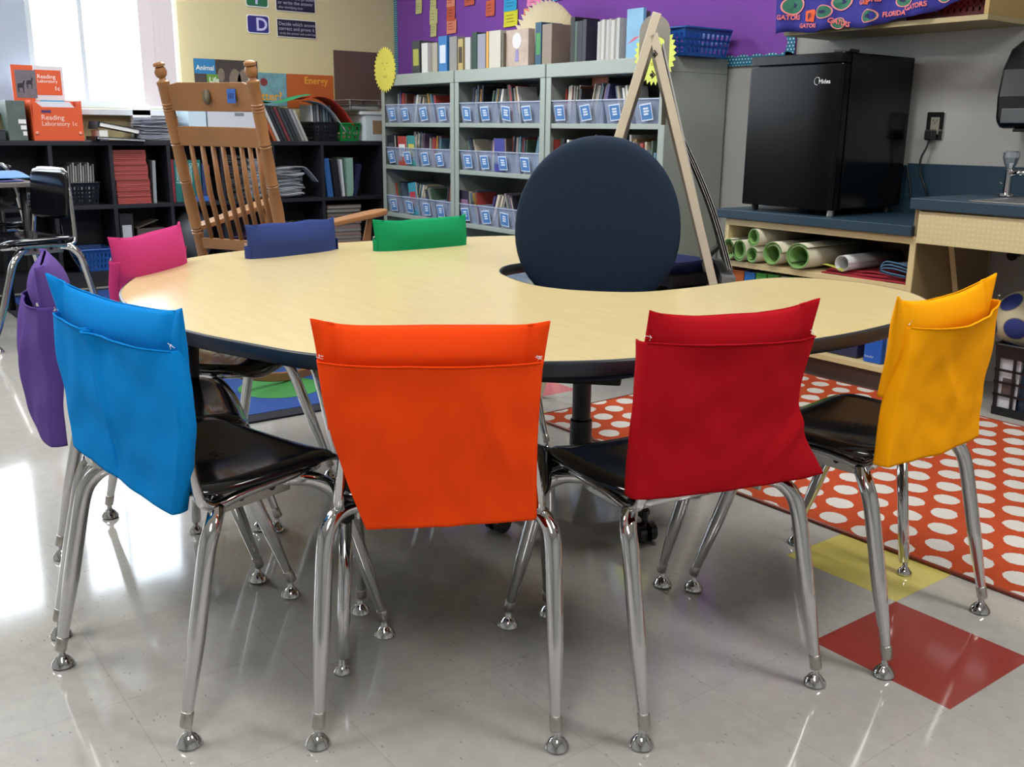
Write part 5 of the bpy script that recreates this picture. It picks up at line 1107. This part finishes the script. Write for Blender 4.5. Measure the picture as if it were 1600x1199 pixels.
def O3(r_, f_, z_): return tuple(OR * r_ + OF * f_ + Vector((0, 0, z_)))
for k in range(5):
    a = R(-81.6 + 72 * k); dd = Vector((math.cos(a), math.sin(a), 0)); pr = Vector((-dd.y, dd.x, 0))
    ar = G().tube([tuple(dd * .03 + Vector((0, 0, .10))), tuple(dd * .18 + Vector((0, 0, .095))), tuple(dd * .325 + Vector((0, 0, .078)))], [.026, .021, .016], 10).build('base_arm', BLACKM, oc, smooth=True)
    cs_ = G().tube([tuple(dd * .325 + Vector((0, 0, .085))), tuple(dd * .325 + Vector((0, 0, .045)))], .009, 8); M = None
    for s in (-1, 1):
        p = dd * .325 + pr * s * .016; cs_.tube([tuple(p - pr * .009 + Vector((0, 0, .0275))), tuple(p + pr * .009 + Vector((0, 0, .0275)))], .0265, 18)
    cs_.build('caster', BLACKP, ar, smooth=True, angle=40)
G().lathe([(.035, .085), (.036, .12), (.031, .125), (.031, .24), (.026, .245), (.026, .37)], 20).build('gas_column', mat('black_column', '#08090a', rough=.4), oc, smooth=True, angle=40)
G().box(-.09, .09, -.11, .11, .365, .395, Matrix.Rotation(math.atan2(OF.y, OF.x), 4, 'Z')).build('tilt_mechanism', BLACKM, oc, bevel=.006)
G().tube([O3(.05, .02, .37), O3(.16, .03, .362), O3(.20, .03, .35)], .006, 8).build('height_lever', BLACKM, oc, smooth=True)
def seatf(a, b):
    th = 2 * math.pi * a; s_ = math.sin(math.pi * b); q = abs(math.sin(math.pi * b)) ** .35
    return O3(.235 * math.cos(th) * q, .02 + .225 * math.sin(th) * q, .435 - .035 * math.cos(math.pi * b))
G().sheet(seatf, 40, 14, closed_u=True).build('seat', NAVY, oc, smooth=True)
BCen = (-2.062 + 1.985, 1.843 - 1.735, .776)
def backf(a, b):
    th = 2 * math.pi * a; q = abs(math.sin(math.pi * b)) ** .42; sx_ = math.cos(th) * q; sz = math.sin(th) * q
    # rounded, slightly egg-shaped outline: wider below the middle
    w_ = .228 * (1 + .06 * -sz) ; x_ = w_ * math.copysign(abs(sx_) ** .93, sx_); z_ = .238 * math.copysign(abs(sz) ** .95, sz)
    dpt = .032 * math.cos(math.pi * b) + .05 * (x_ / .25) ** 2
    p = OR * x_ + OF * (dpt - .16 * 0 - z_ * .12) + Vector((0, 0, z_)); return (BCen[0] + p.x, BCen[1] + p.y, BCen[2] + p.z)
G().sheet(backf, 56, 24, closed_u=True).build('backrest', NAVY, oc, smooth=True)
pb = Vector(BCen)
G().tube(sp3([O3(0, -.05, .385), O3(0, -.22, .39), O3(0, -.285, .46), tuple(pb - OF * .055 + Vector((0, 0, -.05)))], 6), .018, 10).build('back_support', BLACKM, oc, smooth=True)

# ------------------------------------------------------------------ rocking chair
rc = thing('rocking_chair', 'honey oak slat-back rocking chair facing away behind the table', 'rocking chair', (-4.0, 1.6, 0))
RB = Vector((-4.0, 1.6, 0)); RF = Vector((-.4, .92, 0)).normalized(); RR = Vector((.92, .4, 0)).normalized()
LT, LB = Vector((-4.0, 1.276, 1.255)) - RB, Vector((-4.12, 1.44, .49)) - RB
RT, RBt = Vector((-3.575, 1.47, 1.25)) - RB, Vector((-3.69, 1.63, .49)) - RB
def frame_at(T, Bq, s_): return Bq + (T - Bq) * s_
def turned(T, Bq, prof, name, parent, m=OAK, seg=18):
    ax = (T - Bq); L = ax.length; q = ax.to_track_quat('Z', 'Y').to_matrix().to_4x4(); M = Matrix.Translation(Bq) @ q
    return G().lathe([(r_, z_ * L) for r_, z_ in prof], seg, M).build(name, m, parent, smooth=True, angle=35)
pprof = [(.021, 0), (.021, .12), (.024, .13), (.024, .135), (.020, .14), (.024, .15), (.020, .155), (.024, .165), (.0215, .17), (.025, .30), (.021, .40), (.024, .41), (.020, .415), (.024, .42), (.0215, .43), (.024, .52), (.022, .60), (.0245, .605), (.020, .61), (.0245, .62), (.0215, .63), (.023, .74), (.0225, .775), (.0255, .78), (.021, .785), (.0255, .795), (.021, .80), (.0255, .81), (.0225, .815), (.0225, .90), (.0245, .905), (.0245, .92), (.016, .925), (.012, .935), (.020, .945), (.0245, .965), (.020, .985), (.013, .99), (.022, .993), (.0225, 1.005), (.014, 1.012), (.0, 1.012)]
turned(LT, LB, pprof, 'back_post', rc); turned(RT, RBt, pprof, 'back_post', rc)
def rail(s0, s1, name, th=.018, arc=.0, top_arc=0., m=OAK):
    a0, a1 = frame_at(LT, LB, s0), frame_at(RT, RBt, s0); b0, b1 = frame_at(LT, LB, s1), frame_at(RT, RBt, s1); n = 14; vs = []; fs = []
    nr = RF
    for i in range(n + 1):
        t_ = i / n; bow = -RF * (-arc) * 4 * t_ * (1 - t_)
        lo = a0.lerp(a1, t_) + bow; hi = b0.lerp(b1, t_) + bow + Vector((0, 0, top_arc * (1 if .12 < t_ < .88 else 0)))
        for p in (lo - nr * th / 2, lo + nr * th / 2, hi + nr * th / 2, hi - nr * th / 2): vs.append(p)
    for i in range(n):
        for j in range(4): a = i * 4 + j; b = i * 4 + (j + 1) % 4; fs.append((a, b, b + 4, a + 4))
    fs += [(3, 2, 1, 0), (n * 4, n * 4 + 1, n * 4 + 2, n * 4 + 3)]
    return G().add(vs, fs).build(name, m, rc, bevel=.003)
cr = rail(.775, .905, 'crest_rail', .02, .035, .008); rail(.60, .70, 'upper_rail', .02, .035); rail(.045, .105, 'lower_rail', .022, .03)
for i in range(8):
    t_ = .13 + .76 * i / 7; bow = RF * (.035 * 4 * t_ * (1 - t_)); a = frame_at(LT, LB, .09).lerp(frame_at(RT, RBt, .09), t_) + bow * .86; b = frame_at(LT, LB, .62).lerp(frame_at(RT, RBt, .62), t_) + bow
    G().tube([tuple(a), tuple(a.lerp(b, .5) - RF * .012), tuple(b)], [.009, .0115, .0085], 10).build('back_spindle', OAK, rc, smooth=True)
md = frame_at(LT, LB, .845).lerp(frame_at(RT, RBt, .845), .42) + RF * (.034) - RF * .014
Mq = Matrix.Translation(md) @ (-RF).to_track_quat('Z', 'Y').to_matrix().to_4x4()
G().lathe([(0, 0), (.024, 0), (.022, .003), (0, .003)], 24, Mq @ Matrix.Diagonal((.85, 1.25, 1, 1))).build('maker_medallion', mat('dull_bronze', '#5b503f', rough=.5, metal=.4), rc, smooth=True)
tp = frame_at(LT, LB, .85).lerp(frame_at(RT, RBt, .85), .72) + RF * (.027) - RF * .018; Mq = Matrix.Translation(tp) @ (-RF).to_track_quat('Z', 'Y').to_matrix().to_4x4()
tpo = G().box(-.022, .022, -.026, .026, 0, .001, Mq).build('blue_tape', bmat('#2d62b5'), rc); g = G()
for q in range(3): g.box(-.014 + q * .01, -.010 + q * .01, -.01, .01, .001, .0016, Mq)
g.build('tape_writing', bmat('#12224a'), tpo)
# seat, arms, legs, rockers
sc_ = (LB + RBt) / 2
def RP(r_, f_, z_): return tuple(sc_ + RR * r_ + RF * f_ + Vector((0, 0, z_ - sc_.z)))
g = G(); sp = [RP(x_, y_, 0) for x_, y_ in rounded(-.25, .25, -.03, .44, .05)]
g.add([(p[0], p[1], .40 + .0 * i) for i, p in enumerate(sp)] + [(p[0], p[1], .435) for p in sp], [tuple(range(len(sp) - 1, -1, -1)), tuple(range(len(sp), 2 * len(sp)))] + [(i, (i + 1) % len(sp), len(sp) + (i + 1) % len(sp), len(sp) + i) for i in range(len(sp))]); g.build('seat', OAK, rc, bevel=.006)
for s, nm in ((-1, 'left'), (1, 'right')):
    st_ = frame_at(LT, LB, .16) if s < 0 else frame_at(RT, RBt, .16)
    en = st_ + RF * .52 + RR * (.04 * s + (.08 if s > 0 else 0)) + Vector((0, 0, .085 - .02 * (s > 0))); ax = (en - st_); L = ax.length; ax.normalize(); sd = ax.cross(Vector((0, 0, 1))).normalized(); up = sd.cross(ax)
    prof = [(0, -.028), (.1, -.03), (.6, -.042), (.85, -.048), (.95, -.042), (1.0, -.02), (1.0, .02), (.95, .042), (.85, .048), (.6, .042), (.1, .03), (0, .028)]
    vs = [st_ + ax * (a * L) + sd * b + up * k for k in (-.011, .011) for a, b in prof]; n = len(prof)
    ar = G().add(vs, [tuple(range(n - 1, -1, -1)), tuple(range(n, 2 * n))] + [(i, (i + 1) % n, n + (i + 1) % n, n + i) for i in range(n)]).build('armrest', OAK, rc, bevel=.005)
    fp = Vector(RP(.235 * s, .39, 0)); fp.z = .07; tpz = st_ + ax * (L * .84); tpz.z -= .012
    turned(tpz, Vector((fp.x, fp.y, .06)), [(.014, 0), (.02, .1), (.015, .2), (.022, .35), (.022, .6), (.014, .65), (.02, .8), (.013, .95), (.012, 1)], 'front_leg', rc)
    bq = Vector(RP(.235 * s, 0.0, 0)); bq.z = .06; turned(LB + Vector((0, 0, .01)) if s < 0 else RBt + Vector((0, 0, .01)), bq, [(.015, 0), (.021, .3), (.022, 1)], 'back_leg', rc)
    P = [Vector(RP(.235 * s, f_, 0)) for f_ in (-.30, -.15, 0, .2, .4, .52)]
    for p, z_ in zip(P, (.095, .052, .028, .0185, .03, .055)): p.z = z_
    q = sp3([tuple(p) for p in P], 5); g = G(); vs = []; fs = []
    for p in q:
        for (a, b) in ((-.012, -.018), (.012, -.018), (.012, .018), (-.012, .018)): vs.append(Vector(p) + RR * a + Vector((0, 0, b)))
    for i in range(len(q) - 1):
        for j in range(4): a = i * 4 + j; b = i * 4 + (j + 1) % 4; fs.append((a, b, b + 4, a + 4))
    fs += [(3, 2, 1, 0), tuple(len(vs) - 4 + j for j in range(4))]; g.add(vs, fs).build('rocker', OAK, rc, bevel=.003)
G().tube([RP(-.235, .39, .22), RP(.235, .39, .22)], .011, 10).build('stretcher', OAK, rc, smooth=True)
